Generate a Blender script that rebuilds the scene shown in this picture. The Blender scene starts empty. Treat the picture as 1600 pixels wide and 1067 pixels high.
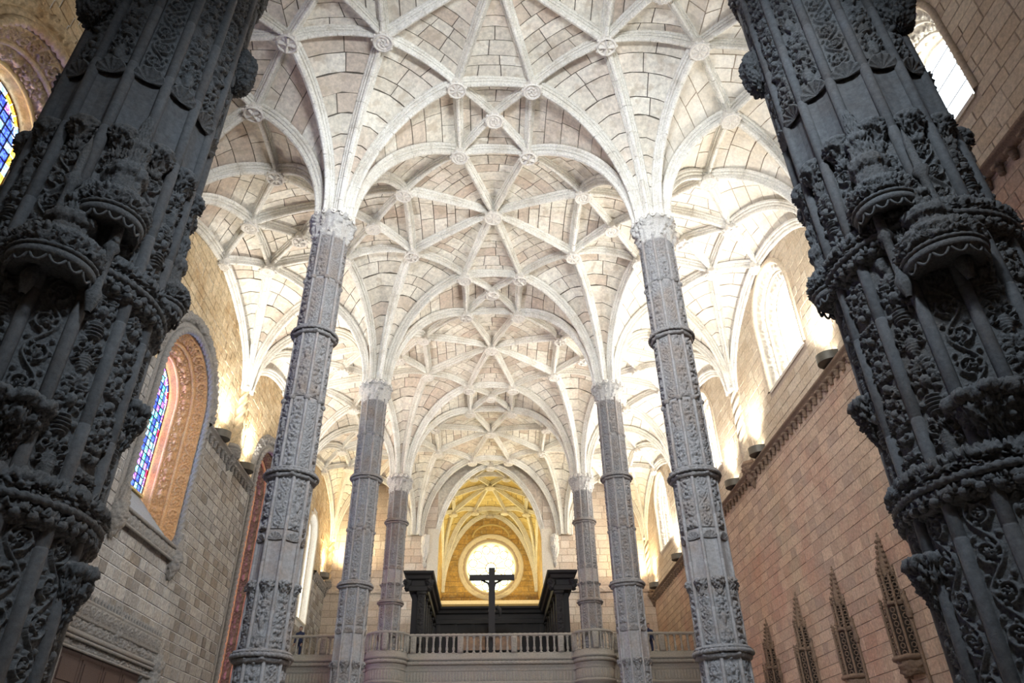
import bpy, math, random
import numpy as np
from mathutils import Vector, Matrix
random.seed(7); np.random.seed(7)
PI = math.pi
sc = bpy.context.scene
col = sc.collection

# ------------------------------------------------------------------ camera
cd = bpy.data.cameras.new('camera'); cam = bpy.data.objects.new('camera', cd); col.objects.link(cam)
cd.sensor_width = 36.0; cd.lens = 1111.4 / 1600 * 36; cd.clip_start = 0.05; cd.clip_end = 500
_th, _ya, _ro = (math.radians(a) for a in (33.268, 2.257, -0.998))
_f = Vector((math.sin(_ya)*math.cos(_th), math.cos(_ya)*math.cos(_th), math.sin(_th)))
_r = Vector((math.cos(_ya), -math.sin(_ya), 0)); _u = _r.cross(_f)
_r2 = _r*math.cos(_ro) + _u*math.sin(_ro); _u2 = -_r*math.sin(_ro) + _u*math.cos(_ro)
M = Matrix((( _r2.x, _u2.x, -_f.x, -0.172), (_r2.y, _u2.y, -_f.y, 0), (_r2.z, _u2.z, -_f.z, 0), (0, 0, 0, 1)))
cam.matrix_world = M
sc.camera = cam

# ------------------------------------------------------------------ world, light, exposure
sc.view_settings.view_transform = 'Standard'; sc.view_settings.look = 'None'
sc.view_settings.gamma = 1.0; sc.view_settings.use_curve_mapping = False
sc.view_settings.exposure = 0.27
w = bpy.data.worlds.new('sky'); sc.world = w; w.use_nodes = True
bg = w.node_tree.nodes['Background']; bg.inputs[0].default_value = (0.86, 0.93, 1.0, 1); bg.inputs[1].default_value = 5.0

def area(name, loc, direction, sx, sy, power, color, spread=None):
    ld = bpy.data.lights.new(name, 'AREA'); ld.shape = 'RECTANGLE'; ld.size = sx; ld.size_y = sy
    ld.energy = power; ld.color = color
    o = bpy.data.objects.new(name, ld); col.objects.link(o); o.location = loc
    o.rotation_euler = Vector(direction).to_track_quat('-Z', 'Y').to_euler()
    if spread: ld.spread = math.radians(spread)
    return o
ROW = [6.75, 17.386, 28.036, 38.686, 49.335, 59.985]   # rows of columns (the crossing piers are row 0)
XW = 11.1                                                # wall planes at x = -XW, +XW
XA = 5.225                                               # column axes
ZF = -1.7                                                # floor below the camera
KD = 1.0
for i, yc in enumerate((12.06, 22.71, 33.36, 44.0)):     # daylight outside the windows
    area('window_daylight', (XW+1.6, yc, 16.0), (-1, 0, 0.0), 3.2, 5.2, (450, 1200, 1200, 1200)[i]*KD, (1.0, 0.97, 0.92))
    area('window_daylight', (-XW-1.5, yc, (11.5, 11.5, 7.5, 12.5)[i]), (1, 0, 0.0), (3.4, 3.4, 3.0, 2.4)[i], (6.6, 6.6, 13.0, 7.0)[i], (500, 1000, 700, 500)[i]*KD, (0.95, 0.97, 1.0))
area('rose_daylight', (0.1, 61.2, 16.9), (0, -1, 0), 4.4, 4.4, 900*KD, (1.0, 0.92, 0.62))
area('east_fill', (0, -6.0, 17.0), (0, 1, -0.55), 6.0, 5.0, 90*KD, (0.66, 0.82, 1.0), 90)  # added fill: unseen area lamp hung behind the camera
area('pier_fill', (1.2, 0.5, 12.5), (-0.05, 0.75, -0.65), 1.0, 1.0, 330*KD, (0.70, 0.84, 1.0), 85)  # added unseen lamp raking the pier carving; no window stands here
area('crossing_fill', (0.8, 4.6, 14.6), (-0.03, 1, -0.10), 3.5, 1.6, 1250*KD, (0.90, 0.95, 1.0), 112)  # added unseen fill lamp for the column fronts and vault
for sx in (-1, 1):      # added warm fill spots without fixtures, washing the chapel
    ld = bpy.data.lights.new('chapel_fill', 'SPOT'); ld.energy = 900; ld.color = (1.0, 0.80, 0.36); ld.spot_size = math.radians(140); ld.spot_blend = 0.8; ld.shadow_soft_size = 0.15
    o = bpy.data.objects.new('chapel_fill', ld); col.objects.link(o); o.location = (sx*3.3, 52.5, 11.4); o.rotation_euler = Vector((-sx*0.2, 0.45, 1)).to_track_quat('-Z', 'Y').to_euler()

# ------------------------------------------------------------------ materials
def mat(name, c1, c2, c3=None, blotch=0.45, bscale=0.5, rough=0.85, bump=0.35, bsc=18.0, tintvar=0.0, metallic=0.0, fine=0.25, c4=None, bdist=0.03, c5=None, c5f=0.7):
    """stone: c1/c2 mixed by the 'tint' attribute, c3 in blotches, c4 in small pitted spots"""
    m = bpy.data.materials.new(name); m.use_nodes = True
    nt = m.node_tree; N = nt.nodes; L = nt.links; N.clear()
    out = N.new('ShaderNodeOutputMaterial'); p = N.new('ShaderNodeBsdfPrincipled')
    L.new(p.outputs[0], out.inputs[0]); p.inputs['Roughness'].default_value = rough; p.inputs['Metallic'].default_value = metallic
    geo = N.new('ShaderNodeNewGeometry')
    at = N.new('ShaderNodeAttribute'); at.attribute_name = 'tint'
    mix = N.new('ShaderNodeMix'); mix.data_type = 'RGBA'
    mix.inputs['A'].default_value = (*c1, 1); mix.inputs['B'].default_value = (*c2, 1)
    L.new(at.outputs['Fac'], mix.inputs['Factor'])
    cur = mix.outputs['Result']
    if c5:
        r5 = N.new('ShaderNodeMapRange'); r5.inputs[1].default_value = 0.80; r5.inputs[2].default_value = 0.84; r5.inputs[4].default_value = c5f
        L.new(at.outputs['Fac'], r5.inputs[0])
        m5 = N.new('ShaderNodeMix'); m5.data_type = 'RGBA'; m5.inputs['B'].default_value = (*c5, 1)
        L.new(r5.outputs[0], m5.inputs['Factor']); L.new(cur, m5.inputs['A']); cur = m5.outputs['Result']
    if c3:
        n = N.new('ShaderNodeTexNoise'); n.inputs['Scale'].default_value = bscale; n.inputs['Detail'].default_value = 5; n.inputs['Roughness'].default_value = 0.65
        L.new(geo.outputs['Position'], n.inputs['Vector'])
        r = N.new('ShaderNodeMapRange'); r.inputs[1].default_value = 0.46; r.inputs[2].default_value = 0.68; r.inputs[4].default_value = blotch
        L.new(n.outputs['Fac'], r.inputs[0])
        mx = N.new('ShaderNodeMix'); mx.data_type = 'RGBA'; mx.inputs['B'].default_value = (*c3, 1)
        L.new(r.outputs[0], mx.inputs['Factor']); L.new(cur, mx.inputs['A']); cur = mx.outputs['Result']
    n2 = N.new('ShaderNodeTexNoise'); n2.inputs['Scale'].default_value = bsc; n2.inputs['Detail'].default_value = 6; n2.inputs['Roughness'].default_value = 0.7
    L.new(geo.outputs['Position'], n2.inputs['Vector'])
    r2 = N.new('ShaderNodeMapRange'); r2.inputs[1].default_value = 0.3; r2.inputs[2].default_value = 0.7; r2.inputs[3].default_value = 1-fine; r2.inputs[4].default_value = 1+fine*0.6
    L.new(n2.outputs['Fac'], r2.inputs[0])
    hs = N.new('ShaderNodeMix'); hs.data_type = 'RGBA'; hs.blend_type = 'MULTIPLY'; hs.inputs['Factor'].default_value = 1.0
    cmb = N.new('ShaderNodeCombineColor')
    for k in range(3): L.new(r2.outputs[0], cmb.inputs[k])
    L.new(cur, hs.inputs['A']); L.new(cmb.outputs[0], hs.inputs['B']); cur = hs.outputs['Result']
    if c4:
        n3 = N.new('ShaderNodeTexNoise'); n3.inputs['Scale'].default_value = bsc*0.35; n3.inputs['Detail'].default_value = 4
        L.new(geo.outputs['Position'], n3.inputs['Vector'])
        r3 = N.new('ShaderNodeMapRange'); r3.inputs[1].default_value = 0.58; r3.inputs[2].default_value = 0.66; r3.inputs[4].default_value = 0.55
        L.new(n3.outputs['Fac'], r3.inputs[0])
        m4 = N.new('ShaderNodeMix'); m4.data_type = 'RGBA'; m4.inputs['B'].default_value = (*c4, 1)
        L.new(r3.outputs[0], m4.inputs['Factor']); L.new(cur, m4.inputs['A']); cur = m4.outputs['Result']
    L.new(cur, p.inputs['Base Color'])
    if bump:
        b = N.new('ShaderNodeBump'); b.inputs['Strength'].default_value = bump; b.inputs['Distance'].default_value = bdist
        L.new(n2.outputs['Fac'], b.inputs['Height']); L.new(b.outputs[0], p.inputs['Normal'])
    return m
MT = {}
MT['web']      = mat('vault_stone', (0.85,0.81,0.71), (0.63,0.57,0.47), (0.64,0.48,0.38), blotch=0.5, bscale=0.42, bsc=7, c4=(0.50,0.42,0.32), fine=0.3, c5=(0.60,0.46,0.37), c5f=0.4)
MT['web_r']    = mat('pale_vault_stone', (0.86,0.82,0.73), (0.76,0.70,0.60), (0.70,0.58,0.44), blotch=0.45, bscale=0.5, bsc=9, fine=0.2)
MT['web_y']   = mat('chapel_vault_stone', (0.70,0.58,0.30), (0.55,0.42,0.18), (0.50,0.36,0.14), blotch=0.5, bscale=0.7, bsc=9)
MT['mortar']  = mat('dark_mortar', (0.16,0.14,0.11), (0.13,0.11,0.09), bump=0.2)
MT['mortar_l'] = mat('pale_mortar', (0.78,0.78,0.77), (0.6,0.59,0.57), bump=0.2)
MT['mortar_r']= mat('sandy_mortar', (0.50,0.40,0.31), (0.42,0.33,0.25), bump=0.2)
MT['rib']      = mat('rib_stone', (0.84,0.82,0.76), (0.70,0.67,0.60), (0.50,0.44,0.35), blotch=0.5, bscale=1.4, bsc=16, fine=0.3)
MT['boss']    = mat('boss_stone', (0.80,0.76,0.69), (0.7,0.66,0.6), bsc=25, fine=0.3)
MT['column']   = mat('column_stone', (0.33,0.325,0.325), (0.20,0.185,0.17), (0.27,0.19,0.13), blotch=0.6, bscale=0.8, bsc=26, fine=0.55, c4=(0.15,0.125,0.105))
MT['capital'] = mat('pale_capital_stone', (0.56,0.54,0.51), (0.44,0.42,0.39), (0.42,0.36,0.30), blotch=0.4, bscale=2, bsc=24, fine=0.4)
MT['plain']   = mat('smooth_column_stone', (0.36,0.35,0.345), (0.26,0.24,0.225), (0.30,0.21,0.15), blotch=0.5, bscale=1.1, bsc=12, fine=0.3)
MT['pier']     = mat('dark_pier_stone', (0.17,0.17,0.165), (0.11,0.105,0.10), (0.13,0.10,0.075), blotch=0.6, bscale=0.8, bsc=30, fine=0.5, bump=0.6)  # piers get a darker base tone than the columns
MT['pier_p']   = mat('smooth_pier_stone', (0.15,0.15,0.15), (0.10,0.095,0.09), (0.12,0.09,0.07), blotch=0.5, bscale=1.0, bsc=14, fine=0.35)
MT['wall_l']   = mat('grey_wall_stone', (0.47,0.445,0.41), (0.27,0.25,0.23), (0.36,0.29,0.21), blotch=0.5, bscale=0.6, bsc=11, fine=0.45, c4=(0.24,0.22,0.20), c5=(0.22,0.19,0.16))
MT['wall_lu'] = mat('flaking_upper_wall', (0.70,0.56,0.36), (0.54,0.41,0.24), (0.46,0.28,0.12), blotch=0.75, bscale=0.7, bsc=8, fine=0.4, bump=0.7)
MT['wall_r']   = mat('tan_wall_stone', (0.62,0.46,0.33), (0.42,0.30,0.215), (0.52,0.27,0.18), blotch=0.6, bscale=0.4, bsc=11, fine=0.35, c4=(0.38,0.27,0.20), c5=(0.45,0.34,0.26), c5f=0.6)
MT['wall_ru'] = mat('cream_upper_wall', (0.66,0.56,0.42), (0.55,0.44,0.31), (0.56,0.42,0.27), blotch=0.5, bscale=0.6, bsc=10, fine=0.3)
MT['wall_w']  = mat('pale_west_wall', (0.72,0.64,0.55), (0.56,0.47,0.38), (0.58,0.40,0.30), blotch=0.5, bscale=0.5, bsc=10, fine=0.25)
MT['wall_y']  = mat('ochre_chapel_wall', (0.62,0.40,0.13), (0.44,0.27,0.08), (0.34,0.24,0.09), blotch=0.7, bscale=0.8, bsc=8, fine=0.4, c4=(0.60,0.5,0.28))
MT['core_shade']    = mat('core_shade_stone', (0.07,0.05,0.035), (0.05,0.035,0.025), bsc=20)  # dark tone standing in for shade inside the pierced turrets
MT['pale']    = mat('pale_carved_stone', (0.78,0.72,0.60), (0.68,0.6,0.48), bsc=20, fine=0.25)
MT['orange']  = mat('orange_lit_stone', (0.78,0.46,0.22), (0.60,0.33,0.15), (0.36,0.20,0.11), blotch=0.5, bscale=1.2, bsc=20, fine=0.4)  # orange glow on the window surrounds put into the stone colour
MT['grey']    = mat('grey_carved_stone', (0.33,0.31,0.28), (0.23,0.215,0.20), (0.30,0.24,0.18), blotch=0.5, bsc=22, fine=0.4)
MT['slate']   = mat('blue_grey_sill_stone', (0.36,0.38,0.38), (0.28,0.30,0.30), bsc=14, fine=0.3)
MT['cream']   = mat('gallery_stone', (0.33,0.31,0.27), (0.25,0.235,0.20), (0.34,0.28,0.22), blotch=0.5, bscale=1, bsc=20, fine=0.3)
MT['tan']      = mat('brown_carved_stone', (0.30,0.20,0.13), (0.22,0.145,0.095), (0.18,0.12,0.08), blotch=0.5, bscale=1.5, bsc=24, fine=0.4)
MT['wood']    = mat('black_wood', (0.012,0.011,0.011), (0.018,0.015,0.014), rough=0.75, bsc=40, fine=0.3, bump=0.2)
MT['door']    = mat('dark_brown_wood', (0.10,0.060,0.048), (0.075,0.045,0.036), rough=0.6, bsc=30, fine=0.35, bump=0.3)
MT['iron']    = mat('black_iron', (0.02,0.02,0.02), (0.02,0.02,0.02), rough=0.5, bump=0, fine=0.1)
MT['lamp']    = mat('bronze_lamp_metal', (0.16,0.145,0.12), (0.12,0.11,0.09), rough=0.45, bump=0.1, fine=0.15, metallic=0.6)
MT['gilt']    = mat('dull_gold', (0.65,0.50,0.20), (0.5,0.38,0.15), rough=0.45, bump=0.2)
MT['floor']   = mat('floor_marble', (0.50,0.45,0.40), (0.42,0.36,0.31), (0.45,0.32,0.26), rough=0.45, bsc=4)
MT['paint']   = mat('old_painting', (0.30,0.16,0.07), (0.12,0.07,0.04), (0.42,0.22,0.10), blotch=0.9, bscale=2.2, rough=0.5, bump=0, bsc=3)
MT['lead']    = mat('lead_came', (0.03,0.03,0.03), (0.03,0.03,0.03), rough=0.6, bump=0)
def simple(name, c, rough=0.6):
    m = mat(name, c, tuple(x*0.8 for x in c), rough=rough, bump=0.1, bsc=30); MT[name] = m; return m
simple('navy_cloth', (0.02,0.03,0.08), 0.9); simple('skin', (0.5,0.32,0.24), 0.6); simple('hair', (0.05,0.03,0.02), 0.8); simple('red_cloth', (0.3,0.05,0.05), 0.9)
def glass(name, c, noise=None):
    m = bpy.data.materials.new(name); m.use_nodes = True; nt = m.node_tree; N = nt.nodes; L = nt.links; N.clear()
    out = N.new('ShaderNodeOutputMaterial'); t = N.new('ShaderNodeBsdfTransparent'); g = N.new('ShaderNodeBsdfGlossy'); g.inputs['Roughness'].default_value = 0.15
    mx = N.new('ShaderNodeMixShader'); mx.inputs[0].default_value = 0.06
    L.new(t.outputs[0], mx.inputs[1]); L.new(g.outputs[0], mx.inputs[2]); L.new(mx.outputs[0], out.inputs[0])
    if noise:
        n = N.new('ShaderNodeTexNoise'); n.inputs['Scale'].default_value = 13.0; n.inputs['Detail'].default_value = 3
        geo = N.new('ShaderNodeNewGeometry'); L.new(geo.outputs['Position'], n.inputs['Vector'])
        r = N.new('ShaderNodeMapRange'); r.inputs[1].default_value = 0.45; r.inputs[2].default_value = 0.55; L.new(n.outputs['Fac'], r.inputs[0])
        m2 = N.new('ShaderNodeMix'); m2.data_type = 'RGBA'; m2.inputs['A'].default_value = (*c, 1); m2.inputs['B'].default_value = (*noise, 1)
        L.new(r.outputs[0], m2.inputs['Factor']); L.new(m2.outputs['Result'], t.inputs[0])
    else: t.inputs[0].default_value = (*c, 1)
    MT[name] = m; return m
glass('clear_glass', (0.92,0.96,1.0)); glass('blue_glass', (0.02,0.03,0.28), (0.06,0.12,0.6)); glass('gold_glass', (0.40,0.15,0.008), (0.55,0.36,0.06))
glass('red_glass', (0.35,0.01,0.02), (0.5,0.03,0.12)); glass('violet_glass', (0.16,0.04,0.35), (0.42,0.2,0.6)); glass('white_glass', (0.28,0.32,0.42), (0.12,0.2,0.38)); glass('teal_glass', (0.03,0.3,0.35), (0.3,0.65,0.65))
glass('warm_glass', (1.0,0.95,0.62))

# ------------------------------------------------------------------ mesh helpers
class MB:
    def __init__(s): s.v = []; s.f = []; s.t = []; s.n = 0
    def add(s, v, f, tint=0.5):
        v = np.asarray(v, float).reshape(-1, 3)
        s.v.append(v); s.t.append(np.full(len(v), tint)); n = s.n
        if isinstance(f, np.ndarray): s.f.append(f + n)
        else:
            for q in f: s.f.append(np.array([q]) + n)
        s.n += len(v); return s
    def box(s, lo, hi, tint=0.5, bev=0.0):
        (x0,y0,z0),(x1,y1,z1) = lo, hi
        v = [(x0,y0,z0),(x1,y0,z0),(x1,y1,z0),(x0,y1,z0),(x0,y0,z1),(x1,y0,z1),(x1,y1,z1),(x0,y1,z1)]
        return s.add(v, np.array([(0,3,2,1),(4,5,6,7),(0,1,5,4),(1,2,6,5),(2,3,7,6),(3,0,4,7)]), tint)
    def grid(s, P, closed_u=False, tint=0.5, flip=False):
        """P: (nv, nu, 3)"""
        nv, nu = P.shape[:2]
        i = np.arange(nv-1)[:,None]; j = np.arange(nu if closed_u else nu-1)[None,:]; j2 = (j+1) % nu
        a = i*nu+j; b = i*nu+j2; c = (i+1)*nu+j2; d = (i+1)*nu+j
        q = np.stack([a,b,c,d] if not flip else [a,d,c,b], -1).reshape(-1,4)
        return s.add(P.reshape(-1,3), q, tint)
    def cap(s, P, tint=0.5):
        n = len(P); s.add(P, [tuple(range(n))], tint); return s
    def merge(s, o, mtx=None, tint=None):
        for v, f in ((o.v, o.f),):
            off = s.n
            for vv, tt in zip(o.v, o.t):
                if mtx is not None: vv = vv @ np.array(mtx.to_3x3()).T + np.array(mtx.translation)
                s.v.append(vv); s.t.append(tt if tint is None else np.full(len(tt), tint)); s.n += len(vv)
            for ff in o.f: s.f.append(ff + off)
        return s
    def mesh(s, name, m, smooth=True):
        me = bpy.data.meshes.new(name)
        V = np.concatenate(s.v).astype(np.float32); T = np.concatenate(s.t).astype(np.float32)
        tot = np.concatenate([np.full(len(f), f.shape[1]) for f in s.f]); lo = np.concatenate([f.reshape(-1) for f in s.f])
        me.vertices.add(len(V)); me.vertices.foreach_set('co', V.reshape(-1))
        me.loops.add(len(lo)); me.loops.foreach_set('vertex_index', lo.astype(np.int32))
        me.polygons.add(len(tot)); st = np.concatenate([[0], np.cumsum(tot)[:-1]])
        me.polygons.foreach_set('loop_start', st.astype(np.int32)); me.polygons.foreach_set('loop_total', tot.astype(np.int32))
        me.polygons.foreach_set('use_smooth', np.full(len(tot), smooth))
        a = me.attributes.new('tint', 'FLOAT', 'POINT'); a.data.foreach_set('value', T)
        me.update(calc_edges=True); me.materials.append(m)
        return me
def link(name, me, parent=None, loc=(0,0,0), rz=0.0, mtx=None):
    o = bpy.data.objects.new(name, me); col.objects.link(o)
    if parent: o.parent = parent
    if mtx is not None: o.matrix_local = mtx
    else: o.location = loc; o.rotation_euler = (0,0,rz)
    return o
def obj(name, mb, m, parent=None, smooth=True, **k): return link(name, mb.mesh(name, m, smooth), parent, **k)
def tag(o, label=None, cat=None, group=None, kind=None):
    if label: o['label'] = label
    if cat: o['category'] = cat
    if group: o['group'] = group
    if kind: o['kind'] = kind
    return o
def thing(name, label, cat, loc=(0,0,0), rz=0.0, group=None, kind=None):
    o = bpy.data.objects.new(name, None); col.objects.link(o); o.location = loc; o.rotation_euler = (0,0,rz); o.empty_display_size = 0.2
    return tag(o, label, cat, group, kind)
def copy_tree(o, parent=None):
    c = o.copy(); col.objects.link(c); c.parent = parent
    for ch in list(KIDS.get(o.name, ())) or o.children: copy_tree(ch, c)
    return c
KIDS = {}
def tube(path, R, n=8, closed=False, strands=0, rate=0.0, amp=0.0, cap=True, tint=0.5):
    """tube along path (k,3) with optional rope twist; R scalar or array"""
    P = np.asarray(path, float); k = len(P)
    R = np.broadcast_to(np.asarray(R, float), (k,))
    if closed: T = np.roll(P,-1,0) - np.roll(P,1,0)
    else: T = np.gradient(P, axis=0)
    T /= np.linalg.norm(T,axis=1)[:,None]+1e-9
    up = np.array([0.13,0.21,0.97]); 
    if abs(T[:,2]).mean() > 0.8: up = np.array([0.97,0.2,0.1])
    A = np.cross(T, up); A /= np.linalg.norm(A,axis=1)[:,None]+1e-9; B = np.cross(T, A)
    seg = np.linalg.norm(np.diff(P,axis=0),axis=1); s = np.concatenate([[0],np.cumsum(seg)])
    th = np.linspace(0,2*PI,n,endpoint=False)
    rr = R[:,None]*np.ones((1,n))
    if strands: rr = rr*(1-amp+amp*np.abs(np.cos((th[None,:]-rate*s[:,None])*strands/2)))
    G = P[:,None,:] + rr[:,:,None]*(np.cos(th)[None,:,None]*A[:,None,:]+np.sin(th)[None,:,None]*B[:,None,:])
    m = MB(); 
    if closed: G = np.concatenate([G,G[:1]],0)
    m.grid(G, closed_u=True, tint=tint)
    if cap and not closed: m.cap(G[0][::-1],tint); m.cap(G[-1],tint)
    return m
def resample(prof, step):
    p = np.asarray(prof, float); d = np.linalg.norm(np.diff(p,axis=0),axis=1); s = np.concatenate([[0],np.cumsum(d)])
    n = max(len(p), int(s[-1]/step)+1); t = np.linspace(0,s[-1],n)
    return np.stack([np.interp(t,s,p[:,i]) for i in range(p.shape[1])],1), t
def lathe(prof, n=24, ang=(0,2*PI), relief=None, rmask=None, step=None, poly=0, tint=0.5, gad=0, gamp=0.0):
    """profile [(r,z)] turned about z; relief: 2-D height array wrapped round; poly: faceted plan with that many sides"""
    if step: pr, s = resample(prof, step)
    else: pr = np.asarray(prof,float); s = np.concatenate([[0],np.cumsum(np.linalg.norm(np.diff(pr,axis=0),axis=1))])
    full = abs(ang[1]-ang[0]-2*PI) < 1e-6
    th = np.linspace(ang[0],ang[1],n,endpoint=not full)
    r = pr[:,0][:,None]*np.ones((1,n)); z = pr[:,1][:,None]*np.ones((1,n))
    if poly:
        a = (th % (2*PI/poly)) - PI/poly; r = r*(math.cos(PI/poly)/np.cos(a))[None,:]
    if gad: r = r*(1-gamp+gamp*np.abs(np.cos(th*gad/2)))[None,:]
    if relief is not None:
        nr = relief.shape; T = np.gradient(pr,axis=0); Nn = np.stack([T[:,1],-T[:,0]],1); Nn /= np.linalg.norm(Nn,axis=1)[:,None]+1e-9
        vi = np.clip((s/s[-1]*(nr[0]-1)).astype(int),0,nr[0]-1); ui = ((th-ang[0])/(2*PI)*nr[1]).astype(int) % nr[1]
        Hh = relief[vi][:,ui]
        if rmask is not None: Hh = Hh*np.interp(s/s[-1],[q[0] for q in rmask],[q[1] for q in rmask])[:,None]
        r = r+Hh*Nn[:,0][:,None]; z = z+Hh*Nn[:,1][:,None]
    G = np.stack([r*np.cos(th)[None,:], r*np.sin(th)[None,:], z],-1)
    m = MB(); m.grid(G, closed_u=full, tint=tint); return m
def rectsheet(mb, x, y0, y1, z0, z1, flip=False):
    v = [(x,y0,z0),(x,y1,z0),(x,y1,z1),(x,y0,z1)]; mb.add(v, np.array([(0,1,2,3)]))

# ------------------------------------------------------------------ carved relief height fields
def relief(kind, W, H, res, seed=0, depth=0.05, wrap=False):
    rng = random.Random(seed*7919+len(kind))
    nu = max(4,int(round(W/res))+1); nv = max(4,int(round(H/res))+1)
    us = np.linspace(-W/2,W/2,nu); vs = np.linspace(0,H,nv); h = np.zeros((nv,nu))
    def blob(cx,cy,rx,ry,rot=0.0,ht=1.0,vein=0.0):
        R = max(rx,ry); i0,i1 = np.searchsorted(us,[cx-R,cx+R]); j0,j1 = np.searchsorted(vs,[cy-R,cy+R])
        if i1<=i0 or j1<=j0: return
        X = us[None,i0:i1]-cx; Y = vs[j0:j1,None]-cy; c,s = math.cos(rot),math.sin(rot)
        a = (X*c+Y*s)/rx; b = (-X*s+Y*c)/ry; d = a*a+b*b
        val = ht*np.sqrt(np.clip(1-d,0,1))
        if vein: val = val*(1-vein*np.exp(-(b/0.2)**2))
        h[j0:j1,i0:i1] = np.maximum(h[j0:j1,i0:i1], val)
    def line(pts,r0,r1,ht=1.0):
        n = len(pts)
        for i in range(n-1):
            (x0,y0),(x1,y1) = pts[i],pts[i+1]; L = math.hypot(x1-x0,y1-y0); k = max(1,int(L/(min(r0,r1)*0.8)))
            for q in range(k):
                t = (i+q/k)/(n-1); f = q/k; blob(x0+(x1-x0)*f,y0+(y1-y0)*f,r0+(r1-r0)*t,r0+(r1-r0)*t,0,ht*(1-0.25*t))
    def spiral(cx,cy,R,a0,turns,r0,r1,ht=1.0,sg=1):
        n = int(14*turns)+3; line([(cx+R*(1-0.75*i/n)*math.cos(a0+sg*2*PI*turns*i/n), cy+R*(1-0.75*i/n)*math.sin(a0+sg*2*PI*turns*i/n)) for i in range(n+1)],r0,r1,ht)
    def leaf(cx,cy,L,a,ht=1.0):
        c,s = math.cos(a),math.sin(a)
        blob(cx+c*L*0.5,cy+s*L*0.5,L*0.55,L*0.2,a,ht,0.5)
        for sg in (-1,1):
            b = a+sg*0.75; blob(cx+c*L*0.25+math.cos(b)*L*0.25,cy+s*L*0.25+math.sin(b)*L*0.25,L*0.32,L*0.13,b,ht*0.8,0.4)
    def flower(cx,cy,R,n,ht=1.0):
        for k in range(n):
            a = 2*PI*k/n; blob(cx+R*0.58*math.cos(a),cy+R*0.58*math.sin(a),R*0.42,R*0.26,a,ht*0.8,0.4)
        blob(cx,cy,R*0.24,R*0.24,0,ht*1.1)
    w = W*0.5
    if kind == 'scroll':
        P = W*0.98; n = max(1,int(round(H/P))); P = H/n
        line([(w*0.62*math.sin(PI*v/P+0.0), v) for v in np.linspace(0,H,int(H/0.03))],W*0.045,W*0.045,0.85)
        for i in range(n):
            sg = 1 if i%2==0 else -1; cy = (i+0.5)*P; cx = -sg*w*0.10
            spiral(cx,cy,W*0.31,(-PI/2 if sg>0 else -PI/2),1.25,W*0.045,W*0.03,0.9,sg=-sg)
            flower(cx,cy,W*0.15,5 if i%3 else 6,1.15)
            for k in range(6):
                a = 2*PI*k/6+0.4+i; leaf(cx+W*0.2*math.cos(a),cy+W*0.2*math.sin(a),W*0.2,a+0.5*sg,0.9)
            for sx in (-1,1): leaf(sx*w*0.8,(i+1)*P-0.05,W*0.2,PI/2+sx*0.9,0.8)
    elif kind == 'candelabra':
        y = 0.02
        line([(0,0),(0,H)],W*0.04,W*0.04,0.6); i = seed
        while y < H-0.05:
            t = i % 5; i += 1; hh = W*rng.uniform(0.55,0.85)
            if t == 0:
                for q in range(12):
                    f = q/11; r = W*(0.08+0.24*math.sin(PI*f)**0.7*(0.4+0.6*f)); blob(0,y+f*hh,r,hh*0.07,0,1.15)
                for sx in (-1,1): spiral(sx*W*0.33,y+hh*0.7,W*0.12,PI/2,1.1,W*0.035,W*0.02,1,sg=sx)
            elif t == 1:
                for sx in (-1,1):
                    spiral(sx*W*0.25,y+hh*0.35,W*0.17,-PI/2,1.2,W*0.045,W*0.025,1,sg=sx); leaf(sx*W*0.15,y+hh*0.6,W*0.3,PI/2-sx*0.7,1)
                flower(0,y+hh*0.5,W*0.13,6,1.2)
            elif t == 2:
                for q in range(5): blob(0,y+hh*(0.1+0.16*q),W*(0.32-0.05*abs(q-2)),W*0.05,0,1.1)
                for sx in (-1,1): blob(sx*W*0.36,y+hh*0.5,W*0.07,W*0.13,0,0.9)
            elif t == 3:
                blob(0,y+hh*0.45,W*0.18,W*0.23,0,1.3); 
                for sx in (-1,1):
                    blob(sx*W*0.07,y+hh*0.5,W*0.035,W*0.03,0,1.6); leaf(sx*W*0.14,y+hh*0.35,W*0.36,PI/2-sx*1.1,1); leaf(sx*W*0.14,y+hh*0.6,W*0.34,PI/2-sx*0.5,0.9); leaf(sx*W*0.12,y+hh*0.2,W*0.3,-PI/2+sx*1.0,0.9)
            else:
                for k in range(7):
                    a = PI*k/6; blob(W*0.2*math.cos(a),y+hh*0.25+W*0.25*math.sin(a),W*0.19,W*0.06,a,1.0,0.3)
                for sx in (-1,1): line([(sx*W*0.05,y),(sx*W*0.35,y+hh*0.12),(sx*W*0.4,y+hh*0.45)],W*0.04,W*0.025,0.9)
            y += hh
    elif kind == 'trophy':
        y = 0.0
        while y < H:
            P = W*0.9
            for k in range(4):
                a = rng.uniform(0.3,1.2); L = W*rng.uniform(0.25,0.42); yy = y+P*rng.random(); x0 = W*rng.uniform(0.02,0.2)
                for sx in (-1,1):
                    leaf(sx*x0,yy,L,PI/2-sx*a,rng.uniform(0.7,1.2))
                    if k%2: spiral(sx*(x0+W*0.17),yy,W*0.13,rng.uniform(0,6),1.2,W*0.04,W*0.022,1,sg=sx)
            blob(0,y+P*0.3,W*0.14,W*0.18,0,1.3); flower(0,y+P*0.75,W*0.17,7,1.1); y += P
    elif kind == 'fine':
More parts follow.
